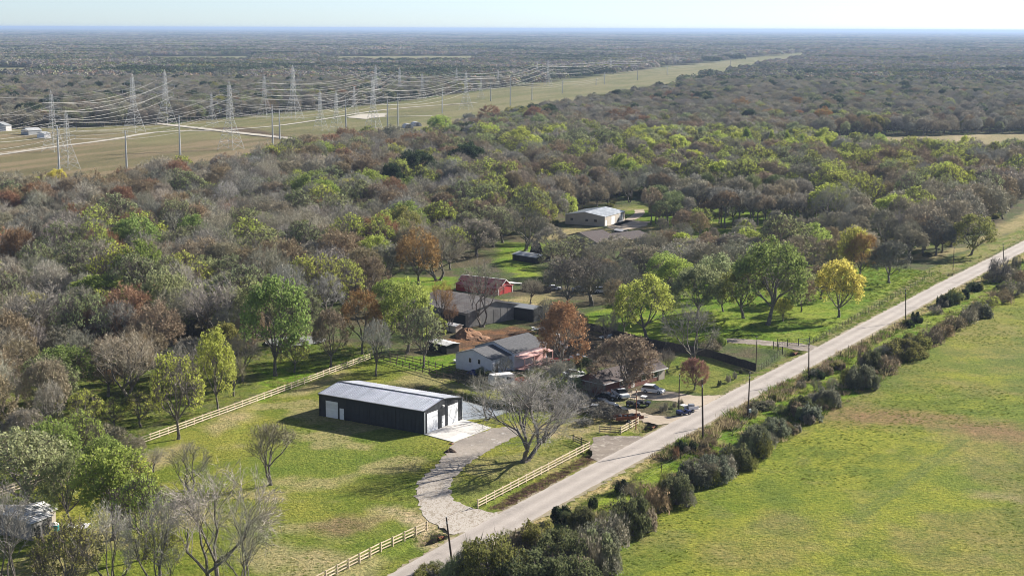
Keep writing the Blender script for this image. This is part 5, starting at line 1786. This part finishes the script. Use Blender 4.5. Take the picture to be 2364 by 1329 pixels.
# ------------------------------------------------------------------ fences
def board_fence(label, pts, rails=(.35, .82, 1.3), sp=2.44, rm=None, pm=None, world=False, group="board fences", rw=.16, span=2, name="board_fence"):
    w = [Vector(p) for p in (pts if world else W(pts))]
    root = thing(name, label, "fence", (w[0].x, w[0].y, 0), 0, group)
    pmesh = MB().box((0, 0, .72), (.14, .14, 1.5)).mesh("post", pm)
    meshes = {}
    for i in range(len(w) - 1):
        d = w[i + 1] - w[i]
        L = d.length
        n = max(1, round(L / sp))
        s = L / n
        ang = math.atan2(d.y, d.x)
        u = d.normalized()
        for k in range(n + (1 if i == len(w) - 2 else 0)):
            p = w[i] + u * s * k - w[0]
            o = link("post", pmesh, root, (p.x, p.y, 0), ang + RT.uniform(-.05, .05))
        k = 0
        while k < n:
            m = min(span, n - k)
            for h in rails:
                key = (round(s * m, 3), i)
                if key not in meshes:
                    meshes[key] = MB().box((s * m / 2, 0, 0), (s * m - .01, .04, rw)).mesh("rail", rm)
                p = w[i] + u * s * k - w[0] + Vector((u.y, -u.x)) * .09
                o = link("rail", meshes[key], root, (p.x, p.y, h + RT.uniform(-.015, .015)))
                o.rotation_euler = (0, RT.uniform(-.004, .004), ang)
            k += m
    return root
board_fence("long new pine board fence running from bottom left up behind the barn", [(-80, 1172), (60, 1125), (283, 1041), (560, 940), (855, 829)], rm=M['pine'], pm=M['pine'])
board_fence("pine board fence along the road right of the gravel drive", [(1103, 1172), (1361, 1036)], rm=M['pine'], pm=M['pine'])
board_fence("pine board fence along the road at the bottom edge", [(986, 1224), (880, 1273), (640, 1398)], rm=M['pine'], pm=M['pine'])
board_fence("weathered dark board fence leading from the fence corner past the pond", [(872, 830), (960, 856), (1075, 890)], rails=(.5, 1.2), rm=M['oldwood'], pm=M['oldwood'], group=None)
board_fence("older grey rail fence parallel behind the weathered one", [(900, 826), (990, 846), (1085, 872)], rails=(.5, 1.1), rm=M['oldwood'], pm=M['oldwood'], group=None)
board_fence("short pine fence returning from the second entrance to the pole", [(1433, 1001), (1473, 979)], rm=M['pine'], pm=M['pine'])
board_fence("two-rail wooden gate across the second entrance", [(1384, 998), (1433, 1001)], rails=(.3, .75, 1.15), rm=M['oldwood'], pm=M['pine'], group=None, name="gate")
board_fence("dark open gate beside the big bare tree's fence end", [(1361, 1036), (1323, 1020)], rails=(.3, .7, 1.15), rm=M['oldwood'], pm=M['oldwood'], group=None, name="gate")

def wire_fence(label, pts, sp, h=1.25, m=None, lean=.03, wires=4, group="wire fences", r=.05):
    w = [Vector(p) for p in W(pts)]
    root = thing("wire_fence", label, "fence", (w[0].x, w[0].y, 0), 0, group)
    pm = MB().tube((0, 0, -.1), (0, 0, h + .1), r, r * .8, 5, cap=True).mesh("post", m or M['oldwood'])
    for i in range(len(w) - 1):
        d = w[i + 1] - w[i]
        n = max(1, round(d.length / sp))
        for k in range(n + (1 if i == len(w) - 2 else 0)):
            p = w[i] + d * (k / n) - w[0]
            o = link("post", pm, root, (p.x, p.y, 0))
            o.rotation_euler = (RT.uniform(-lean, lean), RT.uniform(-lean, lean), 0)
        for q in range(wires):
            z = h * (q + 1) / wires
            a, b = w[i] - w[0], w[i + 1] - w[0]
            MB().tube((a.x, a.y, z), (b.x, b.y, z), .006, .006, 3).build("wire", M['steel'], root)
wire_fence("wire fence with grey posts along the left side of the road", [(1870, 796), (1900, 780), (2030, 706), (2150, 638)], 2.6, r=.06)
wire_fence("low wire fence along the back of the bright green pasture", [(2010, 620), (2080, 622), (2168, 632)], 3.0)
wire_fence("wire fence between the metal gate and the picket fence", [(1752, 856), (1780, 838), (1806, 815)], 1.6)
wire_fence("leaning post fence between road and hedge on the right", [(1480, 1120), (1570, 1062), (1690, 1010), (1775, 925), (1830, 905), (1960, 810), (2090, 745), (2230, 665), (2360, 605)], 7.5, m=M['pole'], lean=.12, wires=2, r=.07)

def picket(label, pts, h=1.9, dark=True):
    w = [Vector(p) for p in W(pts)]
    root = thing("picket_fence", label, "fence", (w[0].x, w[0].y, 0), 0, None)
    for i in range(len(w) - 1):
        d = w[i + 1] - w[i]
        n = max(1, round(d.length / 2.4))
        s = d.length / n
        ang = math.atan2(d.y, d.x)
        for k in range(n):
            p = w[i] + d * (k / n) - w[0]
            mb = MB()
            for j in range(14):
                mb.box(((j + .5) * s / 14, 0, h / 2 + RT.uniform(-.03, .03)), (s / 14 - .02, .03, h))
            mb.box((s / 2, .04, .4), (s, .04, .09)).box((s / 2, .04, h - .35), (s, .04, .09))
            o = mb.build("fence_panel", M['darkwood'], root)
            o.location = (p.x, p.y, RT.uniform(-.06, .06))
            o.rotation_euler = (0, 0, ang)
picket("black stained picket fence running from the brick house lawn to the road", [(1744, 858), (1640, 826), (1500, 800), (1380, 768), (1330, 756)])
picket("dark board screen to the right of the red barn", [(1272, 676), (1205, 668)])

# metal entrance gate
gx = [Vector(P(*p)) for p in ((1795, 800), (1818, 799), (1843, 798), (1868, 797))]
gt = thing("ranch_gate", "black metal ranch gate and posts at the dirt lane", "gate", (gx[0].x, gx[0].y, 0))
for i, p in enumerate(gx):
    q = p - gx[0]
    MB().tube((q.x, q.y, 0), (q.x, q.y, 2.0 if i in (0, 3) else 1.7), .11, .10, 8, cap=True).build("post", M['blackwall'], gt)
for i in range(3):
    a, b = gx[i] - gx[0], gx[i + 1] - gx[0]
    mb = MB()
    for z in (.25, .7, 1.15, 1.6):
        mb.tube((a.x, a.y, z), (b.x, b.y, z), .035, .035, 5)
    for k in range(1, 6):
        c = a.lerp(b, k / 6)
        mb.tube((c.x, c.y, .25), (c.x, c.y, 1.6), .02, .02, 4)
    mb.tube((a.x, a.y, .25), (b.x, b.y, 1.6), .03, .03, 4)
    mb.build("gate_leaf", M['blackwall'] if i < 2 else M['steel'], gt)
g2 = [Vector(P(*p)) for p in ((1785, 806), (1796, 812), (1806, 818))]
gt2 = thing("ranch_gate", "short black gate wing on the near side of the dirt lane", "gate", (g2[0].x, g2[0].y, 0))
for i in range(3):
    q = g2[i] - g2[0]
    MB().tube((q.x, q.y, 0), (q.x, q.y, 1.9), .1, .1, 8, cap=True).build("post", M['blackwall'], gt2)
    if i < 2:
        b = g2[i + 1] - g2[0]
        mb = MB()
        for z in (.4, .9, 1.5): mb.tube((q.x, q.y, z), (b.x, b.y, z), .035, .035, 4)
        mb.tube((q.x, q.y, .4), (b.x, b.y, 1.5), .03, .03, 4)
        mb.build("gate_leaf", M['blackwall'], gt2)

# ------------------------------------------------------------------ roadside poles
def upole(label, base, toppx, r=.16, m=None, arm=False, box=False):
    x, y = P(*base)
    h = height_at(base, toppx[1])
    tx = (toppx[0] - base[0]) / F_PX * y
    o = thing("utility_pole", label, "pole", (x, y, 0), 0, "wooden utility poles")
    MB().tube((0, 0, -.3), (tx, 0, h), r, r * .68, 10, cap=True).build("shaft", m or M['pole'], o)
    MB().box((tx, -.05, h + .06), (.12, .12, .18)).build("insulator", M['whitepaint'], o)
    MB().tube((tx * .92, -.14, h * .92), (tx * .88, -.14, h * .88), .09, .09, 6, cap=True).build("bracket", M['steel'], o)
    if box:
        MB().box((tx * .2 + .35, -.15, h * .18), (.45, .35, .55)).build("meter_box", M['paleroof'], o)
    return Vector((x + tx, y, h))
pl = [upole("leaning utility pole at the bottom beside the gravel drive", (1046, 1312), (1030, 1193)),
      upole("tallest utility pole on the right verge opposite the dirt driveway", (1623, 1018), (1617, 876), .19),
      upole("utility pole with a small box before the picket fence", (1726, 966), (1728, 860), box=True),
      upole("utility pole on the right verge opposite the ranch gate", (1867, 878), (1864, 792)),
      upole("slightly leaning utility pole beside the small dark bushes", (2091, 742), (2087, 668)),
      upole("farthest utility pole on the right verge by the dark tree", (2318, 620), (2312, 562))]
upole("reddish thin pole at the end of the short pine fence", (1468, 988), (1468, 900), .11, M['rustiron'])
upole("thin pole on the grass between the two dirt driveways", (1567, 944), (1567, 864), .12)
upole("thin pole standing at the end of the picket fence", (1745, 852), (1745, 778), .12)
upole("small far pole beside the far end of the road", (2200, 622), (2200, 570), .12)
upole("short thin pole behind the black board shed", (1173, 730), (1173, 692), .1)
def cable(label, pts, sag, r, m, group, name="power_cable"):
    mb = MB()
    for a, b in zip(pts[:-1], pts[1:]):
        n = 14
        last = None
        for i in range(n + 1):
            t = i / n
            p = Vector(a).lerp(Vector(b), t)
            p.z -= sag * 4 * t * (1 - t)
            if last is not None:
                mb.tube(last, p, r, r, 3)
            last = p
    o = mb.build(name, m)
    return tag(o, label, "cable", group)
road_end = Vector((*P(2560, 500), 9))
cable("thin dark wire strung along the roadside utility poles", [Vector((*P(560, 1600), 9))] + pl + [road_end], .8, .014, M['blacktrim'], None)

# ------------------------------------------------------------------ transmission corridor
def lattice(h):
    """unit tower: 44 m, square body splayed below 45 percent height"""
    def wd(z):
        return 6.2 - (6.2 - 1.6) * min(1, z / 20.0) if z < 20 else 1.6 - .9 * (z - 20) / 24
    lv = [0, 5, 9.5, 13.5, 17, 20, 23, 26, 29, 32, 35, 38, 41]
    body = MB()
    r = .07
    for i in range(len(lv) - 1):
        z0, z1 = lv[i], lv[i + 1]
        a, b = wd(z0), wd(z1)
        c0 = [(-a, -a, z0), (a, -a, z0), (a, a, z0), (-a, a, z0)]
        c1 = [(-b, -b, z1), (b, -b, z1), (b, b, z1), (-b, b, z1)]
        for k in range(4):
            body.tube(c0[k], c1[k], r * 1.5, r * 1.5, 4)
            j = (k + 1) % 4
            body.tube(c0[k], c1[j], r, r, 3)
            body.tube(c0[j], c1[k], r, r, 3)
            body.tube(c1[k], c1[j], r, r, 3)
    for k, (x, y) in enumerate(((-.7, -.7), (.7, -.7), (.7, .7), (-.7, .7))):
        body.tube((x, y, 41), (0, 0, 44), r * 1.2, r, 3)
    arms = []
    for z, l in ((25, 8.0), (31, 9.5), (37, 7.5)):
        for sg in (-1, 1):
            mb = MB()
            tip = (sg * l, 0, z + .4)
            for y in (-1, 1):
                mb.tube((sg * .8, y * .9, z), tip, r, r, 3)
                mb.tube((sg * .8, y * .9, z + 1.9), tip, r, r, 3)
            for t in (.3, .6):
                mb.tube((sg * (.8 + (l - .8) * t), 0, z + 1.6 * (1 - t)), (sg * (.8 + (l - .8) * (t - .15)), 0, z), r, r, 3)
            arms.append((mb, (sg * l, 0, z - 1.8)))
    return body, arms
LB, LA = lattice(44)
lb_mesh = LB.mesh("lattice_body", M['steel'])
arm_mesh = [a.mesh("crossarm", M['steel']) for a, _ in LA]
ins_mesh = MB().tube((0, 0, 0), (0, 0, -2.2), .16, .16, 5).mesh("insulator", M['steel'])
tips = [t for _, t in LA]
DIRV = Vector((.42, .91)).normalized()
CORR_ANG = math.atan2(DIRV.y, DIRV.x) - PI / 2
def tower(px, base, top, idx, label):
    x, y = P(px, base)
    h = height_at((px, base), top)
    s = h / 44.0
    o = thing("lattice_tower", label, "tower", (x, y, 0), CORR_ANG, "steel lattice transmission towers")
    wsc = s
    o.scale = (wsc, wsc, s)
    link("lattice_body", lb_mesh, o)
    pts = []
    mw_ = Matrix.Translation((x, y, 0)) @ Matrix.Rotation(CORR_ANG, 4, 'Z') @ Matrix.Diagonal((wsc, wsc, s, 1))
    for am, tp in zip(arm_mesh, tips):
        link("crossarm", am, o)
        link("insulator", ins_mesh, o, (tp[0], tp[1], tp[2] + 2.2))
        pts.append(mw_ @ Vector(tp))
    return pts
rows = {
 'a': [(-330, 470, 215, "lattice tower beyond the left edge"), (158, 391, 254, "nearest lattice tower at the left, splayed legs by the yellow tree"), (533, 345, 187, "large bright lattice tower standing on the crossing road"),
       (862, 308, 178, "large lattice tower in front of the pale gravel pad"), (1076, 254, 163, "lattice tower just left of the rust coloured wood edge"), (1265, 202, 138, "grey lattice tower in the middle of the far corridor"), (1410, 172, 133, "last clear lattice tower before the corridor fades"), (1560, 150, 124, "faint lattice tower far along the corridor"), (1690, 137, 116, "very faint lattice tower near the corridor end")],
 'b': [(-190, 380, 240, "lattice tower outside the left edge"), (124, 350, 209, "lattice tower left of the nearest one, by the white building"), (384, 288, 160, "tall lattice tower beside the gravel road's far end"), (612, 274, 170, "lattice tower right of the dark wood gap"), (868, 234, 150, "tall lattice tower at the corridor's far side near the wood"), (1054, 214, 157, "slim lattice tower along the far side of the corridor"), (1240, 182, 140, "faint slim lattice tower further along the far side"), (1480, 152, 124, "tiny lattice tower far along the wood edge")],
 'c': [(-60, 335, 190, "lattice tower just outside on the left"), (310, 306, 170, "tall lattice tower where the dirt track bends"), (490, 293, 212, "slender lattice tower between two taller ones"), (740, 301, 207, "lattice tower left of the green strip"), (818, 268, 198, "slender lattice tower beyond the gravel pad"), (923, 226, 156, "distant lattice tower against the yellowish trees"), (1110, 230, 176, "small distant lattice tower in the pale grass")],
 'd': [(678, 277, 150, "tall lattice tower above the dark gap in the wood"), (777, 304, 208, "narrow lattice tower beside the pale pole"), (975, 232, 168, "small lattice tower behind the rust trees"), (1150, 205, 160, "tiny lattice tower left of the central poles")],
}
CN = {}
for k, L in rows.items():
    prev = []
    for i, (px, b, t, lb) in enumerate(L):
        prev.append(tower(px, b, t, i, lb))
    CN[k] = prev
rn = dict(a="nearest", b="farther", c="middle", d="short")
for k in ('a', 'b'):
    for q in range(6):
        lvl = ("lower", "lower", "middle", "middle", "upper", "upper")[q]
        sd = ("left", "right")[q % 2]
        cable("%s %s conductor of the %s transmission line" % (lvl, sd, rn[k]), [t[q] for t in CN[k]], 5.5, .085, M['conductor'], "conductors of the transmission lines")
for k in ('c',):
    for q in (0, 1, 4, 5):
        lvl = ("lower", "lower", "middle", "middle", "upper", "upper")[q]
        sd = ("left", "right")[q % 2]
        cable("%s %s conductor of the %s transmission line" % (lvl, sd, rn[k]), [t[q] for t in CN[k]], 5.0, .08, M['conductor'], "conductors of the transmission lines")

def mono(px, b, t, label):
    x, y = P(px, b)
    h = height_at((px, b), t)
    o = thing("steel_pole", label, "pole", (x, y, 0), CORR_ANG, "tubular poles along the corridor's near edge")
    MB().tube((0, 0, 0), (0, 0, h), .55, .3, 8, cap=True).build("shaft", M['steel'], o)
    pts = []
    for z, l in ((h - .6, 1.5), (h - 2.6, 1.5), (h - 4.6, 1.5)):
        mb = MB()
        mb.tube((0, 0, z), (l, 0, z + .5), .12, .07, 5).tube((l, 0, z + .5), (l, 0, z - .5), .1, .1, 4)
        mb.build("arm", M['steel'], o)
        c, s = math.cos(CORR_ANG), math.sin(CORR_ANG)
        pts.append(Vector((x + l * c, y + l * s, z - .5)))
    return pts
mp = [(-160, 420, 300, "steel pole outside the left edge"), (137, 396, 291, "pale steel pole rising behind the yellow tree"), (416, 358, 266, "pale steel pole in the dry powerline field"), (630, 336, 242, "pale steel pole at the end of the gravel road"), (799, 310, 226, "pale steel pole before the green strip"), (919, 297, 215, "pale steel pole right of a weathered one"), (1021, 262, 200, "squat steel pole at the dark wood's edge"), (1133, 234, 189, "steel pole behind the rust coloured crowns"), (1178, 243, 177, "weathered steel pole at the wood edge"), (1228, 231, 191, "pale short pole at the wood edge"), (1298, 216, 186, "small pole above the dark evergreen crowns"), (1376, 197, 180, "tiny pole at the start of the far corridor"), (1395, 195, 167, "thin dark pole in the far corridor"), (1472, 185, 152, "thin pole in the middle of the far corridor"), (1540, 173, 152, "tiny dark pole beyond the middle of the far corridor"), (1686, 154, 136, "last tiny pole before the corridor disappears")]
mq = [(293, 401, 301, "weathered pole in the dry field between two pale ones"), (646, 322, 253, "weathered pole just right of a pale one"), (895, 309, 229, "weathered pole beside the greenhouses")]
MP = [mono(*m) for m in mp]
for m in mq: mono(*m)
for q in range(3):
    cable("%s conductor of the single pole line" % ("upper", "middle", "lower")[q], [p[q] for p in MP], 1.6, .06, M['conductor'], "conductors of the single pole line")

# far away masts on the horizon
for px, lb in ((1848, "left of two tiny masts on the horizon"), (1865, "right of two tiny masts on the horizon"), (2162, "tiny mast on the right part of the horizon")):
    x, y = P(px, 84)
    o = thing("radio_mast", lb, "mast", (x, y, 0), 0, "masts on the horizon")
    h = height_at((px, 84), 68)
    o.scale = (h / 44,) * 3
    link("lattice_body", lb_mesh, o)

# ------------------------------------------------------------------ vehicles and yard clutter
def wheel(x, y, r, w, root):
    mb = MB()
    mb.tube((x, y - w / 2, r), (x, y + w / 2, r), r, r, 14, cap=True)
    o = mb.build("wheel", M['rubber'], root)
    MB().tube((x, y - w / 2 - .01, r), (x, y + w / 2 + .01, r), r * .55, r * .55, 10, cap=True).build("rim", M['steel'], o)
def car(label, px, py, hd, m, kind='suv', cat='car', name='parked_car', L=4.6, group="cars in the yards"):
    x, y = P(px, py)
    o = thing(name, label, cat, (x, y, .05), R(hd), group)
    w = 1.8
    if kind == 'suv':
        prof = [(-L/2, .42), (-L/2, 1.0), (-L/2+.15, 1.05), (L*.22, 1.02), (L/2-.15, .88), (L/2, .7), (L/2, .35), (-L/2, .32)]
        cab = [(-L/2+.12, 1.04), (-L/2+.45, 1.62), (L*.02, 1.66), (L*.24, 1.03)]
    elif kind == 'pickup':
        prof = [(-L/2, .5), (-L/2, 1.05), (L*.22, 1.05), (L/2-.1, .98), (L/2, .75), (L/2, .4), (-L/2, .4)]
        cab = [(-L*.06, 1.04), (-L*.02, 1.72), (L*.14, 1.72), (L*.26, 1.04)]
    else:
        prof = [(-L/2, .4), (-L/2, .92), (-L*.28, .98), (L*.2, .94), (L/2-.1, .78), (L/2, .6), (L/2, .3), (-L/2, .3)]
        cab = [(-L*.34, .96), (-L*.2, 1.4), (L*.06, 1.42), (L*.22, .95)]
    mb = MB().prism([(a, -w / 2, b) for a, b in prof], (0, w, 0))
    mb.build("body", m, o)
    MB().prism([(a, -w / 2 + .06, b) for a, b in cab], (0, w - .12, 0)).build("windows", M['glass'], o)
    tz = cab[1][1]
    MB().prism([(cab[1][0] - .03, -w / 2 + .05, tz), (cab[2][0] + .05, -w / 2 + .05, tz + .02), (cab[2][0] + .05, -w / 2 + .05, tz + .07), (cab[1][0] - .03, -w / 2 + .05, tz + .05)], (0, w - .1, 0)).build("roof", m, o)
    for a in (-L * .31, L * .31):
        for b in (-w / 2 + .08, w / 2 - .08):
            wheel(a, b, .36, .22, o)
    for b in (-.62, .62):
        MB().box((L / 2 + .01, b, .68), (.05, .36, .16)).build("headlight", M['whitepaint'], o)
    if kind == 'pickup':
        MB().box((-L * .29, 0, 1.06), (L * .38, w - .3, .04)).build("bed", M['blacktrim'], o)
    return o
car("white SUV parked on the gravel right of the brick house", 1508, 907, -25, M['carwhite'], cat='car')
car("white pickup under the broad brown tree", 1432, 916, -70, M['carwhite'], 'pickup', 'pickup', 'pickup_truck', 5.4)
car("black sedan left of the white pickup", 1400, 922, -15, M['carblack'], 'sedan')
car("dark blue sedan nearest the leafless scrub", 1392, 938, -20, M['cardark'], 'sedan')
car("silver grey sedan in front of the dark ones", 1376, 951, -15, M['carsilver'], 'sedan')
car("dark pickup left of the reddish pole", 1418, 955, 10, M['cardark'], 'pickup', 'pickup', 'pickup_truck', 5.2)
car("dusty white car at the left of the cars beyond the red barn", 1278, 670, 5, M['carwhite'], 'sedan')
car("white car between two bare trees beyond the red barn", 1339, 673, 5, M['carsilver'], 'sedan')
car("long white car at the right of the cars beyond the red barn", 1390, 676, 5, M['carwhite'], 'suv')
car("white van among the junk before the white house", 1162, 878, 60, M['carsilver'], 'suv', L=5.2)
car("white car half hidden by scrub near the brick house", 1325, 868, 20, M['carwhite'], 'sedan')
car("pale blue white small car on the grass behind the dark bush", 1336, 832, 20, M['carsilver'], 'sedan', L=3.8)

def utv(label, px, py, hd, m, m2):
    x, y = P(px, py)
    o = thing("utility_buggy", label, "buggy", (x, y, .05), R(hd), "off-road buggies")
    MB().prism([(-1.3, -.65, .35), (1.3, -.65, .35), (1.4, -.65, .75), (.5, -.65, .95), (.4, -.65, .6), (-.4, -.65, .6), (-.5, -.65, .95), (-1.35, -.65, .95)], (0, 1.3, 0)).build("body", m, o)
    MB().box((-.25, 0, .8), (.5, 1.1, .4)).build("seat", M['rubber'], o)
    mb = MB()
    for a, b in ((.5, -.6), (.5, .6), (-.5, -.6), (-.5, .6)):
        mb.tube((a, b, .7), (a * .75, b * .95, 1.85), .035, .035, 5)
    mb.build("roll_cage", M['blacktrim'], o)
    MB().box((0, 0, 1.88), (1.1, 1.3, .06)).build("canopy", m2, o)
    for a in (-.9, .9):
        for b in (-.62, .62):
            wheel(a, b, .33, .24, o)
    return o
utv("blue off-road buggy with white canopy parked on the road edge", 1578, 957, 30, M['carblue'], M['whitepaint'])
utv("black off-road buggy with white hood below the white SUV", 1486, 936, -20, M['carblack'], M['whitepaint'])
utv("black quad buggy beside the other one near the thin pole", 1462, 938, -20, M['carblack'], M['blacktrim'])

def trailer(label, px, py, hd, m, L=4.5, w=1.9, side=.5, load=None):
    x, y = P(px, py)
    o = thing("trailer", label, "trailer", (x, y, .05), R(hd), "trailers in the yards")
    MB().box((0, 0, .55), (L, w, .12)).build("deck", M['oldwood'], o)
    for s in (-1, 1):
        MB().box((0, s * w / 2, .55 + side / 2), (L, .06, side)).build("side_rail", m, o)
        wheel(-.3, s * (w / 2 + .14), .33, .2, o)
    MB().tube((L / 2, .5, .55), (L / 2 + 1.2, 0, .5), .05).tube((L / 2, -.5, .55), (L / 2 + 1.2, 0, .5), .05).build("drawbar", M['blacktrim'], o)
    if load:
        rr = random.Random(px)
        mb = MB()
        for i in range(7):
            mb.box((rr.uniform(-L / 2 + .5, L / 2 - .5), rr.uniform(-.5, .5), .9 + rr.uniform(0, .3)), (rr.uniform(.3, .9), rr.uniform(.3, .7), rr.uniform(.3, .7)), rr.uniform(0, 3))
        mb.build("load", load, o)
trailer("white trailer parked behind the blue buggy on the road edge", 1596, 950, 32, M['whitepaint'], 2.4, 1.4, .6, M['carsilver'])
trailer("dark trailer with red ends behind the short pine fence", 1450, 972, 15, M['rustiron'], 5.5, 2.0, .6, M['cardark'])
trailer("red flatbed trailer right of the pink porch", 1283, 838, 22, M['carred'], 6.0, 2.0, .3)

def bin_(label, px, py, hd, m, L=3.5, w=2.0, h=1.4, name="dumpster", cat="bin"):
    x, y = P(px, py)
    o = thing(name, label, cat, (x, y, .02), R(hd))
    for s in (-1, 1):
        MB().box((0, s * w / 2, h / 2), (L, .08, h)).build("side", m, o)
        MB().box((s * L / 2, 0, h / 2), (.08, w - .1, h)).build("end", m, o)
    MB().box((0, 0, .1), (L - .1, w - .1, .1)).build("floor", M['rustiron'], o)
    mb = MB()
    for k in range(5):
        mb.box((-L / 2 + .35 + k * (L - .7) / 4, -w / 2 - .06, h / 2), (.08, .05, h))
    mb.build("rib", m, o)
bin_("orange red metal bin in the junk before the white house", 1205, 888, 15, M['orange'])
def camper(label, px, py, hd, L=5.0, m=None):
    x, y = P(px, py)
    o = thing("camper_trailer", label, "camper", (x, y, .05), R(hd))
    MB().prism([(-L/2, -1.1, .5), (L/2, -1.1, .5), (L/2+.25, -1.1, 1.4), (L/2-.2, -1.1, 2.5), (-L/2+.1, -1.1, 2.55), (-L/2-.1, -1.1, 1.5)], (0, 2.2, 0)).build("body", m or M['whitepaint'], o)
    for a in (-1.4, 1.2):
        MB().box((a, -1.12, 1.7), (1.0, .05, .55)).build("window", M['glass'], o)
    MB().box((-.1, -1.12, 1.3), (.65, .05, 1.6)).build("door", M['carsilver'], o)
    for s in (-1, 1):
        wheel(0, s * 1.05, .35, .2, o)
camper("white camper trailer in front of the white house gable", 1158, 876 + 14, 25)
camper("pale camper behind the scrub left of the brick house", 1336, 896, 10, 4.2, M['chalkroof'])

def mound(label, px, py, rad, h, m, name="dirt_pile", cat="pile", seed=1):
    x, y = P(px, py)
    r = random.Random(seed)
    n, k = 20, 7
    v, f = [], []
    for i in range(k + 1):
        t = i / k
        for j in range(n):
            a = 2 * PI * j / n
            q = rad * t * (1 + .22 * math.sin(a * 3 + seed) + r.uniform(-.08, .08))
            z = h * (1 - t ** 1.6) * (1 + r.uniform(-.12, .12)) if i else h
            v.append((q * math.cos(a), q * math.sin(a), z - (.05 if i == k else 0)))
    for i in range(k):
        for j in range(n):
            a, b = i * n + j, i * n + (j + 1) % n
            f.append((a, b, b + n, a + n))
    me = bpy.data.meshes.new(name)
    me.from_pydata(v, [], f)
    me.materials.append(m)
    o = link(name, me, None, (x, y, 0))
    return tag(o, label, cat)
mound("tall orange brown soil pile in the dirt yard", 1078, 775, 3.4, 2.0, M['dirtpile'])
mound("low orange soil spill beside the tall pile", 1108, 782, 3.2, .7, M['dirtpile'], seed=4)
mound("small dark brush pile beside the gravel drive", 1040, 1042, 1.1, .6, M['pole'], "brush_pile", "pile", 3)
mound("low reddish clod at the corner of the concrete apron", 1042, 1024, .5, .2, M['dirtpile'], "dirt_clod", "clod", 5)
mound("dark navy tarp heap against the white house wall", 1095, 862, 1.6, .9, M['bluetarp'], "tarpaulin_heap", "tarp", 6)
# culvert pipes in the road ditches
for i, ((a, b), lb) in enumerate(zip(DITCHES, ("dark culvert mouth beside the gravel drive entrance", "dark culvert mouth beside the second entrance", "dark culvert mouth beside the dirt driveway", "dark culvert mouth beside the ranch gate lane", "dark culvert mouth at the far green pasture corner"))):
    x, y = P(*a)
    x2, y2 = P(*b)
    d = Vector((x - x2, y - y2)).normalized()
    o = thing("culvert_pipe", lb, "pipe", (x, y, -.55), 0, "culverts under the driveways")
    MB().tube((0, 0, 0), (d.x * 3, d.y * 3, 0), .38, .38, 12).build("pipe", M['rustiron'], o)
    MB().tube((.001, 0, 0), (d.x * .1, d.y * .1, 0), .33, .33, 12, cap=True).build("opening_shade", M['blacktrim'], o)  # black disc stands for the shade inside the pipe
# yard junk: boards, drums and tubs, each its own thing
JUNK = [("white tub", 1128, 858, 'whitepaint', 'tub'), ("white round drum", 1298, 795, 'whitepaint', 'drum'), ("white drum on the scrap ground", 1288, 780, 'whitepaint', 'drum'), ("white drum under the orange tree", 1306, 803, 'whitepaint', 'drum'),
        ("white scrap sheet pile", 1242, 762, 'chalkroof', 'sheets'), ("white sheet pile", 1062, 836, 'chalkroof', 'sheets'), ("white junk heap", 1120, 838, 'chalkroof', 'sheets'), ("light grey scrap pile", 1255, 835, 'chalkroof', 'sheets'),
        ("white scrap pile", 1225, 842, 'chalkroof', 'sheets'), ("red scrap frame", 1238, 826, 'carred', 'sheets'), ("white board pile", 1318, 925, 'chalkroof', 'sheets'), ("pale tarp pile", 1400, 780, 'paleroof', 'sheets')]
PL = ["by the white house's left wall", "behind the orange brown tree", "right of the black board shed", "low in the orange brown tree's shade", "near the black board shed", "at the white house's lawn edge", "near the camper trailer", "below the pink porch", "left of the pink stairs", "right of the pink porch", "among the leafless scrub", "on the picket fence yard"]
for (lb, px, py, m, k), pw in zip(JUNK, PL):
    x, y = P(px, py)
    rr = random.Random(px)
    if k in ('drum', 'tub'):
        o = thing(k, lb + " " + pw, k, (x, y, 0))
        MB().tube((0, 0, 0), (0, 0, .9), .5, .5, 12, cap=True).build("shell", M[m], o)
        MB().tube((0, 0, .9), (0, 0, .95), .53, .53, 12, cap=True).build("rim", M['steel'], o)
    else:
        o = thing("scrap_pile", lb + " " + pw, "scrap", (x, y, 0), 0, "scrap piles in the yards")
        for i in range(9):
            b = MB().box((rr.uniform(-1.4, 1.4), rr.uniform(-.9, .9), .15 + .12 * i * .5), (rr.uniform(.8, 2.0), rr.uniform(.4, 1.0), .06), rr.uniform(0, 3), 0, rr.uniform(-.3, .3), rr.uniform(-.3, .3)).build("sheet", M[m], o)
